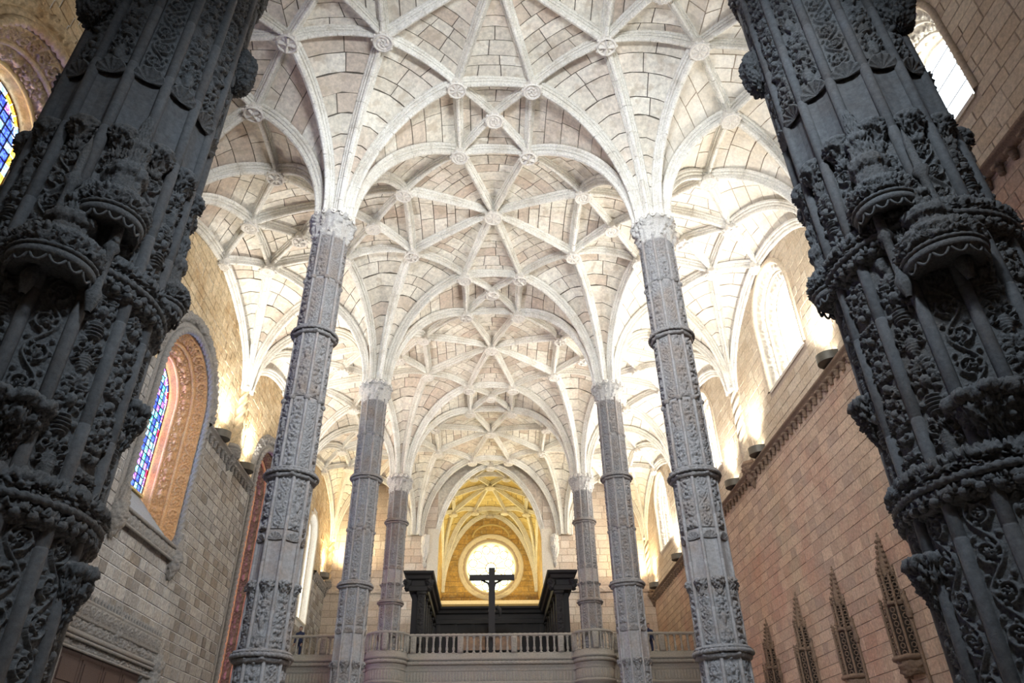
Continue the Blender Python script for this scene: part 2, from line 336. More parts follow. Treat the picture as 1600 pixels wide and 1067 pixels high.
        for k in range(int(W*H/0.0011)):
            x = rng.uniform(-w,w); y = rng.uniform(0,H); s = rng.uniform(0.03,0.065); q = rng.random()
            for xx in ((x, x-W, x+W) if wrap else (x,)):
                if q < 0.5: leaf(xx,y,s*1.4,rng.uniform(0,6.28),rng.uniform(0.5,1.2))
                elif q < 0.75: blob(xx,y,s*0.4,s*0.35,rng.uniform(0,3),rng.uniform(0.8,1.5))
                else: spiral(xx,y,s*0.7,rng.uniform(0,6),1.1,s*0.15,s*0.1,1.2)
    else:   # 'foliage': dense undercut leafwork
        n = int(W*H/(0.0045 if W*H<3 else 0.012)*(0.05/depth if depth>0.05 else 1))
        for k in range(n):
            x = rng.uniform(-w,w); y = rng.uniform(0,H); s = rng.uniform(0.05,0.12)
            q = rng.random()
            for xx in ((x, x-W, x+W) if wrap else (x,)):
                if q < 0.5: leaf(xx,y,s*1.3,rng.uniform(0,6.28),rng.uniform(0.5,1.1))
                elif q < 0.8: blob(xx,y,s*0.5,s*0.4,rng.uniform(0,3),rng.uniform(0.7,1.3))
                else: spiral(xx,y,s*0.6,rng.uniform(0,6),1.1,s*0.14,s*0.09,1.1)
    if not wrap:
        edge = np.clip((w-np.abs(us))/(W*0.06),0,1)[None,:]*np.clip(np.minimum(vs,H-vs)/0.03,0,1)[:,None]
        h = h*edge
    h = np.minimum(h,1.5)
    # a little pitting so the carving looks weathered
    nz = np.random.RandomState(seed).rand(nv,nu); nz = (nz+np.roll(nz,1,0)+np.roll(nz,1,1))/3
    return (h*depth+nz*0.006)
_pm = {}
def panel_mesh(kind, W, H, res, seed, depth, m, bow=0.0):
    key = (kind,round(W,3),round(H,3),res,seed,depth,m,bow)
    if key in _pm: return _pm[key]
    if kind == 'plain': hh = np.zeros((max(3,int(H/0.2)),7)); 
    else: hh = relief(kind,W,H,res,seed,depth)
    nv,nu = hh.shape
    x = np.linspace(-W/2,W/2,nu); z = np.linspace(0,H,nv)
    X,Z = np.meshgrid(x,z); Y = -hh+bow*(1-(2*X/W)**2)
    mb = MB(); mb.grid(np.stack([X,Y,Z],-1), tint=0.35)
    me = mb.mesh('carved_panel',MT[m]); _pm[key] = me; return me
def shell_mesh(R, out, m):
    s = np.linspace(0.0,1,9)[:,None]; ph = np.linspace(0,PI,41)[None,:]
    rr = s*R; rid = 1-0.30*(s**0.5)*np.abs(np.sin(ph*6.0))
    X = rr*np.cos(ph)*(1+0*s); Z = rr*np.sin(ph)*1.05; Y = -out*0.62*(s**1.2)*rid*np.sin(ph)**0.35-0.01
    mb = MB(); mb.grid(np.stack([X,Y,Z],-1)); G = np.stack([X,Y,Z],-1)
    rim = G[-1]; back = rim.copy(); back[:,1] = 0.03; back *= np.array([1.1,1,1.12]); mid = rim*np.array([1.08,1.0,1.1])
    mb.grid(np.stack([rim,mid,back],0)); return mb.mesh('scallop_shell',MT[m])
def rot_at(ang): return ang+PI/2      # local -y turned to the outward direction ang

# ------------------------------------------------------------------ floor and shell of the room
Y0, Y1E = -14.0, 61.6
ceil = thing('ceiling', 'net vault of moulded ribs and cream and pink stone over three naves', 'vault', kind='structure')
del ceil['category']
mb = MB(); mb.box((-13,Y0,ZF-0.3),(13,Y1E,ZF)); fl = obj('floor', mb, MT['floor'], smooth=False); tag(fl,kind='structure')
mb = MB(); mb.box((-13,Y0,23.4),(13,Y1E,23.7)); obj('roof_slab', mb, MT['mortar'], ceil, smooth=False)
mb = MB(); mb.box((-XW,Y0,21.9),(XW,ROW[0],22.1)); obj('crossing_vault', mb, MT['web'], ceil, smooth=False)
mb = MB(); mb.box((-13,Y0-0.4,ZF),(13,Y0,23.4)); tag(obj('wall_east', mb, MT['wall_w'], smooth=False),kind='structure')

# ------------------------------------------------------------------ stone walls
def stone(mb, a, b, c, d, n, th, tint, bul=0.0):
    """front quad a,b,c,d standing th proud of the wall along n, with a chamfered edge"""
    q = np.array([a,b,c,d],float); ctr = q.mean(0); n = np.asarray(n,float)
    inner = ctr+(q-ctr)*(1-0.05)+n*th; outer = q+n*th*0.3; base = q-n*0.02
    v = np.concatenate([base,outer,inner]); f = [(8,9,10,11)]
    for k in range(4):
        k2 = (k+1)%4; f += [(k,k2,4+k2,4+k),(4+k,4+k2,8+k2,8+k)]
    mb.add(v,np.array(f),tint)
class Arch:
    def __init__(s,yc,hw,zb,zs): s.yc=yc; s.hw=hw; s.zb=zb; s.zs=zs
    def half(s,z0,z1,pad=0.0):
        hw = s.hw+pad
        if z1 <= s.zb-pad or z0 >= s.zs+hw: return None
        zz = max(z0,s.zs); 
        return hw if zz<=s.zs else math.sqrt(max(0,hw*hw-(zz-s.zs)**2))
def build_wall(root, P, n, y0, y1, z0, z1, arches, mats, mort, course=0.40, length=(0.5,0.95), zsplit=99, near=lambda y,z: y, keep=lambda y,z: True, nbig=300, pad=0.12, th=0.03, gap=0.009):
    """P(y,z)->3D on the wall plane; stones laid in courses with openings left free"""
    stones = []; z = z0; rng = random.Random(int(abs(y0*10)+z0*7+len(arches)*3+n[0]*5))
    while z < z1-0.05:
        ch = course*rng.uniform(0.88,1.12); zt = min(z+ch,z1)
        ints = [(y0,y1)]
        for A in arches:
            hw = A.half(z,zt,pad)
            if hw is None: continue
            new = []
            for a,b in ints:
                l,r = A.yc-hw, A.yc+hw
                if r<=a or l>=b: new.append((a,b)); continue
                if l>a: new.append((a,l))
                if r<b: new.append((r,b))
            ints = new
        for a,b in ints:
            y = a-(0 if a>y0 else 0); first=True
            while y < b-0.02:
                L = rng.uniform(*length)*(0.55 if first and rng.random()<0.5 else 1); first=False
                e = y+L
                if b-e < 0.25: e = b
                if keep((y+e)/2,(z+zt)/2): stones.append((y,e,z,zt,rng.random(),rng.uniform(0.6,1.4)))
                y = e
        z = zt
    g = gap
    stones.sort(key=lambda s: near((s[0]+s[1])/2,(s[2]+s[3])/2))
    buckets = {}
    for k,(a,b,c,d,t,q) in enumerate(stones):
        mt = mats[1] if (c+d)/2 > zsplit else mats[0]
        A = P(a+g,c+g); B = P(b-g,c+g); C = P(b-g,d-g); D = P(a+g,d-g)
        if k < nbig:
            m_ = MB(); stone(m_,A,B,C,D,n,th*q,t); obj('stone', m_, MT[mt], root, smooth=False)
        else:
            stone(buckets.setdefault(mt,MB()),A,B,C,D,n,th*q,t)
    for mt,b in buckets.items():
        o = obj('stonework', b, MT[mt], root, smooth=False); o['kind'] = 'stuff'
    # mortar bed with the openings cut out
    ys = sorted(set([y0,y1]+[A.yc-A.hw for A in arches]+[A.yc+A.hw for A in arches])); bed = MB()
    for i in range(len(ys)-1):
        a,b = ys[i],ys[i+1]; A = next((q for q in arches if abs(q.yc-(a+b)/2)<0.2),None)
        if not A: bed.add([P(a,z0),P(b,z0),P(b,z1),P(a,z1)],np.array([(0,1,2,3)]))
        else:
            bed.add([P(a,z0),P(b,z0),P(b,A.zb),P(a,A.zb)],np.array([(0,1,2,3)]))
            th_ = np.linspace(PI,0,25); lo = np.array([P(A.yc+A.hw*math.cos(t),A.zs+A.hw*math.sin(t)) for t in th_]); hi = np.array([P(A.yc+A.hw*math.cos(t),z1) for t in th_])
            bed.grid(np.stack([lo,hi],0))
    obj('mortar', bed, MT[mort], root, smooth=False)
camd = lambda X: (lambda y,z: math.sqrt(X*X+y*y+z*z) + (200 if (y<9 or z<2 or y/max(z,0.1)>6 or z>1.6*y) else 0))

RB = [ROW[i]+5.325 for i in range(5)]       # mid-bay y: 12.07, 22.71, 33.36, 44.01, 54.66
AR_R = [Arch(RB[i],1.75,13.75,16.6) for i in range(4)]
AR_L = [Arch(11.65,2.1,7.7,13.9),Arch(RB[1],2.1,7.7,12.7),Arch(RB[2],1.8,1.2,13.2),Arch(RB[3],1.15,9.35,14.5)]
def vaultz(y):      # wall rib height at y
    d = min(abs(y-r) for r in ROW); return 15.8+(18.94-15.8)*math.sin(math.acos(max(0,min(1,1-d/5.325))))
wr = tag(thing('wall_right', 'tan ashlar side wall with high arched windows', 'wall'), kind='structure'); del wr['category']
wl = tag(thing('wall_left', 'grey ashlar side wall with stained glass windows', 'wall'), kind='structure'); del wl['category']
build_wall(wr, lambda y,z:(XW,y,z), (-1,0,0), -6, 49.3, ZF, 20.2, AR_R, ('wall_r','wall_ru'), 'mortar_r', zsplit=11.9, near=camd(XW), keep=lambda y,z: z<vaultz(y)+0.5, th=0.018, course=0.37, length=(0.42,0.85))
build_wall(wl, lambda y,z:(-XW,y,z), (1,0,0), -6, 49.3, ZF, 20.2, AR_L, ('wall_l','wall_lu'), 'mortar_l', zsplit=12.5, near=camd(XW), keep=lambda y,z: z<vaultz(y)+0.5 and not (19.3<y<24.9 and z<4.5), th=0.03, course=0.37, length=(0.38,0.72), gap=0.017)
for s,root in ((1,wr),(-1,wl)):
    mb = MB(); mb.box(((XW+1.7)*s-0.1,Y0,ZF),((XW+1.7)*s+0.1,Y1E,23.4)) if False else None
    mb = MB(); rectsheet(mb,s*(XW+0.01),-14,-6,ZF,23.4); rectsheet(mb,s*(XW+0.01),-6,49.3,20.2,23.4); rectsheet(mb,s*(XW+0.01),49.3,61.6,ZF,23.4)
    obj('upper_wall', mb, MT['mortar_l'], root, smooth=False)

# ------------------------------------------------------------------ window surrounds
def arch_path(yc,hw,zb,zs,step=0.12):
    """returns list of (y0,z0,ny,nz): base point for hw and outward direction, jamb-arc-jamb"""
    pts=[]; n=max(2,int((zs-zb)/step))
    for i in range(n): pts.append((-1,0,zb+(zs-zb)*i/n,PI))
    k=max(12,int(PI*hw/step))
    for i in range(k+1): pts.append((0,0,zs,PI-PI*i/k))
    for i in range(n): pts.append((1,0,zs-(zs-zb)*(i+1)/n,0))
    return pts
def sweep(side, yc, hw, zb, zs, prof, step=0.12, rel=None, relz=1.0):
    """profile [(dhw, depth)] swept round an arch; depth goes out through the wall"""
    pts = arch_path(yc,hw,zb,zs,step); pr = np.asarray(prof,float)
    if rel is not None: pr,_ = resample(pr,step)
    G = np.zeros((len(pts),len(pr),3)); s=0.0; last=None
    T = np.gradient(pr,axis=0); Nn = np.stack([-T[:,1],T[:,0]],1); Nn/=np.linalg.norm(Nn,axis=1)[:,None]+1e-9
    # make the normals face the opening / the nave
    if (Nn.mean(0)@np.array([-1,-1])) < 0: Nn=-Nn
    for i,(k,_,z,a) in enumerate(pts):
        dirv=(math.cos(a),math.sin(a)); p0=(yc+hw*dirv[0],z+hw*dirv[1])
        if last: s+=math.hypot(p0[0]-last[0],p0[1]-last[1])
        last=p0
        q=pr.copy()
        if rel is not None:
            nv,nu=rel.shape; vi=int(s/step)%nv; ui=(np.linspace(0,nu-1,len(pr))).astype(int); q=q+Nn*rel[vi,ui][:,None]
        r=hw+q[:,0]; G[i,:,0]=side*(XW+q[:,1]); G[i,:,1]=yc+r*dirv[0]; G[i,:,2]=z+r*dirv[1]
    m=MB(); m.grid(G); return m
def rope_arch(side,yc,hw,zb,zs,depth,R,strands=3,rate=14,amp=0.35,n=10,step=0.05):
    pts=arch_path(yc,hw,zb,zs,step); path=[(side*(XW+depth),yc+hw*math.cos(a),z+hw*math.sin(a)) for k,_,z,a in pts]
    return tube(path,R,n,strands=strands,rate=rate,amp=amp)
def sill(side,yc,hw0,hw1,z0,z1,d):
    m=MB(); a=side*(XW-0.05); b=side*(XW+d)
    m.add([(a,yc-hw0,z0),(a,yc+hw0,z0),(b,yc+hw1,z1),(b,yc-hw1,z1)],np.array([(0,1,2,3)]))
    m.add([(a,yc-hw0,z0),(a,yc+hw0,z0),(a,yc+hw0,z0-0.12),(a,yc-hw0,z0-0.12)],np.array([(0,1,2,3)])); return m
def inside(y,z,yc,hw,zs): return abs(y-yc)<hw and (z<zs or math.hypot(y-yc,z-zs)<hw)
_wn=[0]
def window_root(desc):
    _wn[0]+=1; r=thing('window_%d'%_wn[0],desc,None,kind='structure'); return r
def right_window(i):
    A=AR_R[i]; r=window_root(['arched window whose bright opening shows beside the dark right pier near the top','tall arched window high on the tan wall with carved pale archivolts','arched window partly behind the nearest right column','small arched window farthest along the right wall'][i])
    zb=A.zb; rel=relief('trophy',0.30,1.2,0.05,3+i,0.09)
    obj('frame_moulding',sweep(1,A.yc,1.75,zb,A.zs,[(0.22,0.0),(0.22,-0.05),(0.16,-0.09),(0.08,-0.09),(0.04,-0.05),(0.0,0.0),(0.0,0.12)]),MT['wall_ru'],r)
    obj('carved_archivolt',sweep(1,A.yc,1.75,zb,A.zs,[(0.0,0.1),(-0.22,0.38)],0.05,rel),MT['pale'],r)
    obj('roll_moulding',rope_arch(1,A.yc,1.50,zb,A.zs,0.42,0.06,0),MT['pale'],r)
    obj('carved_archivolt',sweep(1,A.yc,1.46,zb,A.zs,[(0.02,0.45),(-0.20,0.78)],0.05,rel),MT['pale'],r)
    obj('roll_moulding',rope_arch(1,A.yc,1.24,zb,A.zs,0.80,0.05,0),MT['pale'],r)
    obj('inner_reveal',sweep(1,A.yc,1.2,zb,A.zs,[(0.02,0.8),(-0.03,1.2),(-0.10,1.22),(-0.10,1.3)]),MT['pale'],r)
    # balls set round the soffit
    b0=lathe([(0,-0.07),(0.06,-0.04),(0.07,0),(0.05,0.04),(0,0.07)],10); me=b0.mesh('ball',MT['pale'])
    for a in np.linspace(0.15,PI-0.15,11): link('ball',me,r,loc=(XW+1.0,A.yc+1.17*math.cos(a),A.zs+1.17*math.sin(a)))
    obj('sill',sill(1,A.yc,1.75,1.1,zb,zb+0.35,1.3),MT['pale'],r,smooth=False)
    # glass in leaded lights
    g=MB(); g.add([(XW+1.28,A.yc+1.12*math.cos(a),A.zs+1.12*math.sin(a)) for a in np.linspace(0,PI,21)]+[(XW+1.28,A.yc-1.12,zb),(XW+1.28,A.yc+1.12,zb)],[tuple(range(23))])
    obj('glass_pane',g,MT['clear_glass'],r,smooth=False)
    b=MB()
    for z in np.arange(zb+0.7,A.zs+0.9,0.7):
        hw=1.12 if z<A.zs else math.sqrt(1.12**2-(z-A.zs)**2); b.box((XW+1.25,A.yc-hw,z-0.012),(XW+1.27,A.yc+hw,z+0.012))
    obj('glazing_bar',b,MT['lead'],r,smooth=False)
for i in range(4): right_window(i)

def stained(side,yc,hw,zb,zs,depth,r,scheme):
    X=side*(XW+depth); step=0.30; cnt=0
    meshes={}
    # border lights
    L=[]; 
    pts=arch_path(yc,hw,zb,zs,0.30)
    for i in range(len(pts)-1):
        q=[]
        for rr in (hw-0.012,hw-0.24):
            for j in ((i,i+1) if rr>hw-0.1 else (i+1,i)):
                k,_,z,a=pts[j]; q.append((X,yc+rr*math.cos(a),z+rr*math.sin(a)))
        c=np.mean(q,0); q=[tuple(c+(np.array(p)-c)*0.93) for p in q]
        m=MB(); m.add(q,np.array([(0,1,2,3)])); obj('glass_pane',m,MT[scheme[0][i%len(scheme[0])]],r,smooth=False)
    hi=hw-0.26; NY=8; PZ=0.27; ys=np.arange(-hi,hi-0.01,hi*2/NY); zz=zb
    j=0
    while zz<zs+hi:
        for i,y in enumerate(ys):
            a,b=y,y+hi*2/NY; z0,z1=zz,zz+PZ
            poly=[]
            for (py,pz) in ((a,z0),(b,z0),(b,z1),(a,z1)):
                if pz>zs:
                    d=math.hypot(py,pz-zs)
                    if d>hi: py,pz=py*hi/d,zs+(pz-zs)*hi/d
                poly.append((py,pz))
            ar=abs(sum(poly[k][0]*poly[(k+1)%4][1]-poly[(k+1)%4][0]*poly[k][1] for k in range(4)))/2
            if ar<0.01: continue
            c=np.mean(poly,0); v=[(X,yc+c[0]+(p[0]-c[0])*0.94,c[1]+(p[1]-c[1])*0.94) for p in poly]
            m=MB(); m.add(v,np.array([(0,1,2,3)])); obj('glass_pane',m,MT[scheme[1][int(7*abs(math.sin(i*1.7+j*j*0.37+1)))%len(scheme[1])]],r,smooth=False)
        zz+=PZ; j+=1
    # lead net behind the panes
    b=MB(); x0,x1=X-0.01,X+0.02
    for y in list(ys)+[hi]:
        zt=zs+math.sqrt(max(0,hi*hi-y*y)); b.box((min(x0,x1),yc+y-0.014,zb),(max(x0,x1),yc+y+0.014,zt))
    for z in np.arange(zb,zs+hi,PZ):
        w_=hi if z<zs else math.sqrt(max(0,hi*hi-(z-zs)**2)); b.box((x0,yc-w_,z-0.014),(x1,yc+w_,z+0.014))
    obj('lead_came',b,MT['lead'],r,smooth=False)
def left_window(i):
    A=AR_L[i]; hw=2.1 if i<2 else 1.8; r=window_root(['round-headed stained glass window in deep carved surround at the upper left edge','stained glass window in a deep orange lit carved surround with rope mouldings','very tall rope moulded window surround seen edge-on behind the left column','tall narrow pale window beyond the left columns'][i])
    zb,zs=A.zb,A.zs
    if i==3:
        obj('frame_moulding',sweep(-1,A.yc,1.15,zb,zs,[(0.2,0.0),(0.2,-0.06),(0.05,-0.06),(0.0,0.0),(-0.1,0.35),(-0.14,0.35),(-0.25,0.8)]),MT['pale'],r)
        obj('roll_moulding',rope_arch(-1,A.yc,1.02,zb,zs,0.38,0.05,0),MT['wall_ru'],r)
        g=MB(); g.add([(-XW-0.8,A.yc+0.9*math.cos(a),zs+0.9*math.sin(a)) for a in np.linspace(0,PI,17)]+[(-XW-0.8,A.yc-0.9,zb),(-XW-0.8,A.yc+0.9,zb)],[tuple(range(19))]); obj('glass_pane',g,MT['clear_glass'],r,smooth=False)
        obj('sill',sill(-1,A.yc,1.15,0.9,zb,zb+0.2,0.8),MT['pale'],r,smooth=False)
        b=MB(); 
        for z in np.arange(zb+0.6,zs+0.7,0.6): b.box((-XW-0.8,A.yc-0.9,z-0.015),(-XW-0.77,A.yc+0.9,z+0.015))
        obj('glazing_bar',b,MT['lead'],r,smooth=False); return
    k=hw/2.1; m1=('wall_lu','orange','tan')[i]
    fol=relief('foliage',0.5,1.2,0.035,5+i,0.09,wrap=False); scr=relief('scroll',0.48,1.26,0.024,2+i,0.11); can=relief('candelabra',0.42,1.4,0.024,1+i,0.11)
    obj('wall_band',sweep(-1,A.yc,hw,zb,zs,[(0.42,0.0),(0.42,-0.05),(0.3,-0.08),(0.18,-0.05),(0.0,-0.02)],0.1),MT['grey' if i else 'wall_lu'],r)
    obj('rope_moulding',rope_arch(-1,A.yc,hw+0.1,zb,zs,-0.10,0.13,3,9,0.38,14,0.04),MT['grey' if i else 'wall_lu'],r)
    obj('carved_archivolt',sweep(-1,A.yc,hw,zb,zs,[(0.02,0.0),(-0.30*k,0.38)],0.024,scr),MT[m1],r)
    obj('roll_moulding',rope_arch(-1,A.yc,hw-0.33*k,zb,zs,0.42,0.07,0),MT['orange' if i else 'wall_lu'],r)
    obj('carved_archivolt',sweep(-1,A.yc,hw-0.36*k,zb,zs,[(0.0,0.46),(-0.25*k,0.80)],0.024,can),MT[m1],r)
    obj('roll_moulding',rope_arch(-1,A.yc,hw-0.64*k,zb,zs,0.84,0.06,0),MT['orange' if i else 'gilt'],r)
    obj('inner_reveal',sweep(-1,A.yc,hw-0.66*k,zb,zs,[(0.0,0.85),(-0.1,1.15),(-0.16,1.15)]),MT[m1],r)
    obj('foliate_crest',sweep(-1,A.yc,hw,zs,zs,[(0.40,-0.02),(0.55,-0.14),(0.72,-0.12),(0.86,0.0)],0.035,fol),MT['grey' if i else 'wall_lu'],r)
    if i<2:
        obj('sill',sill(-1,A.yc,hw,hw-0.8,zb,zb+1.5,1.15),MT['slate'],r,smooth=False)
        mb=MB(); mb.box((-XW-1.15,A.yc-1.3,zb+1.5),(-XW-1.05,A.yc+1.3,zb+1.58)); obj('sill_edge',mb,MT['gilt'],r,smooth=False)
        fr=relief('trophy',0.36,2*hw+0.4,0.04,9,0.06).T
        P_=MB(); nv,nu=fr.shape; Z=np.linspace(zb-0.42,zb-0.06,nv)[:,None]*np.ones((1,nu)); Yy=np.linspace(A.yc-hw-0.2,A.yc+hw+0.2,nu)[None,:]*np.ones((nv,1)); P_.grid(np.stack([-XW+0.14+fr,Yy,Z],-1))
        P_.box((-XW,A.yc-hw-0.2,zb-0.42),(-XW+0.12,A.yc+hw+0.2,zb-0.06)); obj('carved_frieze',P_,MT['grey'],r)
        obj('sill_rope',tube([(-XW+0.17,y,zb-0.02) for y in np.arange(A.yc-hw-0.3,A.yc+hw+0.3,0.04)],0.07,10,strands=3,rate=14,amp=0.35).merge(tube([(-XW+0.17,y,zb-0.46) for y in np.arange(A.yc-hw-0.3,A.yc+hw+0.3,0.1)],0.05,8)),MT['grey'],r)
        fr2=relief('foliage',1.6,0.9,0.03,4,0.07,wrap=True)
        for sg in (-1,1):
            o=obj('corbel',lathe([(0.02,-0.75),(0.1,-0.62),(0.13,-0.5),(0.22,-0.35),(0.27,-0.1),(0.24,0.1),(0.2,0.3),(0.14,0.75),(0.0,0.9)],40,relief=fr2,step=0.03),MT['grey'],r,loc=(-XW+0.1,A.yc+sg*(hw+0.15),zb-0.3))
    else:
        obj('sill',sill(-1,A.yc,hw,hw-0.8,zb,zb+0.6,1.15),MT['slate'],r,smooth=False)
    sch={0:((['gold_glass','white_glass','gold_glass','gold_glass']),['blue_glass','blue_glass','violet_glass','white_glass','blue_glass']),
         1:(['violet_glass','blue_glass','red_glass','violet_glass','white_glass'],['blue_glass','violet_glass','blue_glass','violet_glass','white_glass','blue_glass','teal_glass']),
         2:(['red_glass','violet_glass','gold_glass'],['red_glass','blue_glass','violet_glass','gold_glass'])}[i]
    stained(-1,A.yc,hw-0.80*k,zb+(1.55 if i<2 else 0.6),zs,1.1,r,sch)
for i in range(4): left_window(i)

# ------------------------------------------------------------------ west wall, chapel
CH = 3.75; YW = ROW[4]; YR = ROW[5]
ww = tag(thing('wall_west', 'pale west wall of the aisles either side of the chapel opening', 'wall'), kind='structure'); del ww['category']
for s in (-1,1):
    a,b = (-XW,-CH) if s<0 else (CH,XW)
    build_wall(ww, lambda x,z:(x,YW,z), (0,-1,0), a, b, 5.6, 20.5, [], ('wall_w','wall_w'), 'mortar_r', near=lambda x,z: abs(z-11)*3, keep=lambda x,z: z<20, nbig=140, course=0.5, length=(0.6,1.1))
    # plain pilaster strip at the edge of the opening
    mb = MB(); mb.box((min(s*3.6,s*4.35),YW-0.12,6.0),(max(s*3.6,s*4.35),YW+0.3,16.5)); obj('pilaster', mb, MT['pale'], ww, smooth=False)
wc = tag(thing('wall_chapel', 'ochre stone walls of the far chapel with a round window', 'wall'), kind='structure'); del wc['category']
for s in (-1,1):
    build_wall(wc, lambda y,z,s=s:(s*(CH+0.2),y,z), (-s,0,0), YW+0.3, YR, 6.0, 20.5, [], ('wall_y','wall_y'), 'mortar_r', near=lambda x,z: z, nbig=0, course=0.45)
# rose wall: stones with a round opening
RC = (0.1, 16.9); RR = 2.05
build_wall(wc, lambda x,z:(x,YR,z), (0,-1,0), -CH-0.2, CH+0.2, 6.0, RC[1]+0.001, [Arch(RC[0],2.55,RC[1]-0.02,99)], ('wall_y','wall_y'), 'mortar_r', near=lambda x,z: -z, nbig=0, course=0.45) if False else None
st = MB(); rng = random.Random(5); z = 6.0; nst = []
while z < 21.6:
    ch = 0.42*rng.uniform(0.9,1.1); x = -CH-0.2
    while x < CH+0.2:
        e = min(x+rng.uniform(0.45,0.85), CH+0.2)
        for (p,q) in ([(x,e)]):
            zc = z+ch/2; dz = abs(zc-RC[1])
            if dz < 2.5:
                hwd = math.sqrt(2.5**2-dz**2); parts = []
                if p < RC[0]-hwd: parts.append((p,min(q,RC[0]-hwd)))
                if q > RC[0]+hwd: parts.append((max(p,RC[0]+hwd),q))
            else: parts = [(p,q)]
            for p_,q_ in parts:
                if q_-p_ > 0.05: nst.append((p_,q_,z,z+ch))
        x = e
    z += ch
nst.sort(key=lambda s: abs(s[2]-16.9))
for k,(a,b,c,d) in enumerate(nst):
    P = [(a+0.01,YR,c+0.01),(b-0.01,YR,c+0.01),(b-0.01,YR,d-0.01),(a+0.01,YR,d-0.01)]; t = rng.random()
    if k < 300 and c > 13: m_ = MB(); stone(m_,*P,(0,-1,0),0.03*rng.uniform(.5,1.5),0.03+t); obj('stone',m_,MT['wall_y'],wc,smooth=False)
    else: stone(st,*P,(0,-1,0),0.03,t)
o = obj('stonework', st, MT['wall_y'], wc, smooth=False); o['kind']='stuff'
bed = MB(); th = np.linspace(0,2*PI,49); c_ = np.stack([RC[0]+2.2*np.cos(th),np.full(49,YR+0.02),RC[1]+2.2*np.sin(th)],-1)
sq = np.stack([RC[0]+8*np.cos(th)/np.maximum(abs(np.cos(th)),abs(np.sin(th))),np.full(49,YR+0.02),RC[1]+12*np.sin(th)/np.maximum(abs(np.cos(th)),abs(np.sin(th)))],-1)
bed.grid(np.stack([c_,sq],0)); obj('mortar',bed,MT['mortar_r'],wc,smooth=False)
for s in (-1,1):
    mb = MB(); rectsheet(mb, s*(CH+0.25), YW, 61.5, 5, 23.4); obj('backing', mb, MT['mortar_r'], wc, smooth=False)
mb = MB(); 
for a,b in ((-13,-CH),(CH,13)): mb.add([(a,YW+0.05,ZF),(b,YW+0.05,ZF),(b,YW+0.05,23.4),(a,YW+0.05,23.4)],np.array([(0,1,2,3)]))
obj('backing', mb, MT['mortar_r'], ww, smooth=False)
_t=np.linspace(0,PI/2*0.94,24); _x=4.0-0.05-3.95*(1-np.cos(_t))/(1-math.cos(PI/2*0.94)); _z=14.8+6.75*np.sin(_t)/math.sin(PI/2*0.94)
mb=MB(); _X=np.concatenate([[5.4],_x,-_x[::-1],[-5.4]]); _Z=np.concatenate([[14.8],_z,_z[::-1],[14.8]]); _lo=np.stack([_X,np.full(len(_X),YW+0.04),_Z],-1); _hi=_lo.copy(); _hi[:,2]=23.4; mb.grid(np.stack([_lo,_hi],0)); obj('spandrel', mb, MT['web'], ww, smooth=False)
mb = MB(); mb.box((-CH-0.2,YW+8.3,13.35),(CH+0.2,YR,13.62)); obj('ledge', mb, MT['pale'], wc, smooth=False)
mb = tube([(RC[0]+1.55*math.cos(a),YR-0.03,19.35+1.1*math.sin(a)) for a in np.linspace(0,PI,25)],0.09,8); obj('blind_arch', mb, MT['web_y'], wc)
rose = window_root('great round west window glowing white behind the cross, in ringed mouldings')
def ring_lathe(prof, y, relf=None, n=96, step=None):
    m = lathe(prof, n, relief=relf, step=step); m.v = [np.stack([v[:,0]+RC[0], y-v[:,2], v[:,1]+RC[1]],-1) for v in m.v]; return m
obj('outer_ring', ring_lathe([(2.75,0.0),(2.72,0.12),(2.6,0.18),(2.52,0.12)],YR), MT['pale'], rose)
obj('carved_ring', ring_lathe([(2.52,0.12),(2.4,0.05),(2.28,-0.1),(2.2,-0.14)],YR,relief('foliage',15,0.6,0.05,3,0.05,wrap=True),240,0.04), MT['pale'], rose)
obj('inner_ring', ring_lathe([(2.2,-0.14),(2.14,-0.06),(2.05,-0.10),(1.98,-0.4),(1.9,-0.6)],YR), MT['pale'], rose)
b = MB(); g = MB()
for k in range(12):
    a = 2*PI*k/12; ca,sa = math.cos(a),math.sin(a)
    b.merge(tube([(RC[0]+r*ca,YR+0.5,RC[1]+r*sa) for r in (0.45,1.25)],0.045,6))
    cc = (RC[0]+1.55*math.cos(a+PI/12),RC[1]+1.55*math.sin(a+PI/12))
    b.merge(tube([(cc[0]+0.34*math.cos(t),YR+0.5,cc[1]+0.34*math.sin(t)) for t in np.linspace(0,2*PI,17)[:-1]],0.05,6,closed=True))
b.merge(tube([(RC[0]+0.45*math.cos(t),YR+0.5,RC[1]+0.45*math.sin(t)) for t in np.linspace(0,2*PI,25)[:-1]],0.06,6,closed=True))
obj('tracery', b, MT['pale'], rose)
g.add([(RC[0]+1.95*math.cos(t),YR+0.56,RC[1]+1.95*math.sin(t)) for t in np.linspace(0,2*PI,49)[:-1]],[tuple(range(48))]); obj('glass_pane', g, MT['warm_glass'], rose, smooth=False)
for x,z,r in ((-8.6,14.55,0.24),(-8.85,10.5,0.22)):       # round holes in the left end wall
    o = thing('round_vent', 'small round black opening in pale end wall, %s of the two'%('upper' if z>12 else 'lower'), 'vent', (x,YW-0.06,z), group=None)
    m_ = lathe([(r+0.05,0),(r+0.04,0.05),(r,0.05),(r-0.02,-0.02)],24); m_.v=[np.stack([v[:,0],-v[:,2],v[:,1]],-1) for v in m_.v]; obj('rim',m_,MT['wall_w'],o)
    m_ = lathe([(0,0.0),(r,0.0)],24); m_.v=[np.stack([v[:,0],-v[:,2]-0.005,v[:,1]],-1) for v in m_.v]; obj('opening',m_,MT['iron'],o)

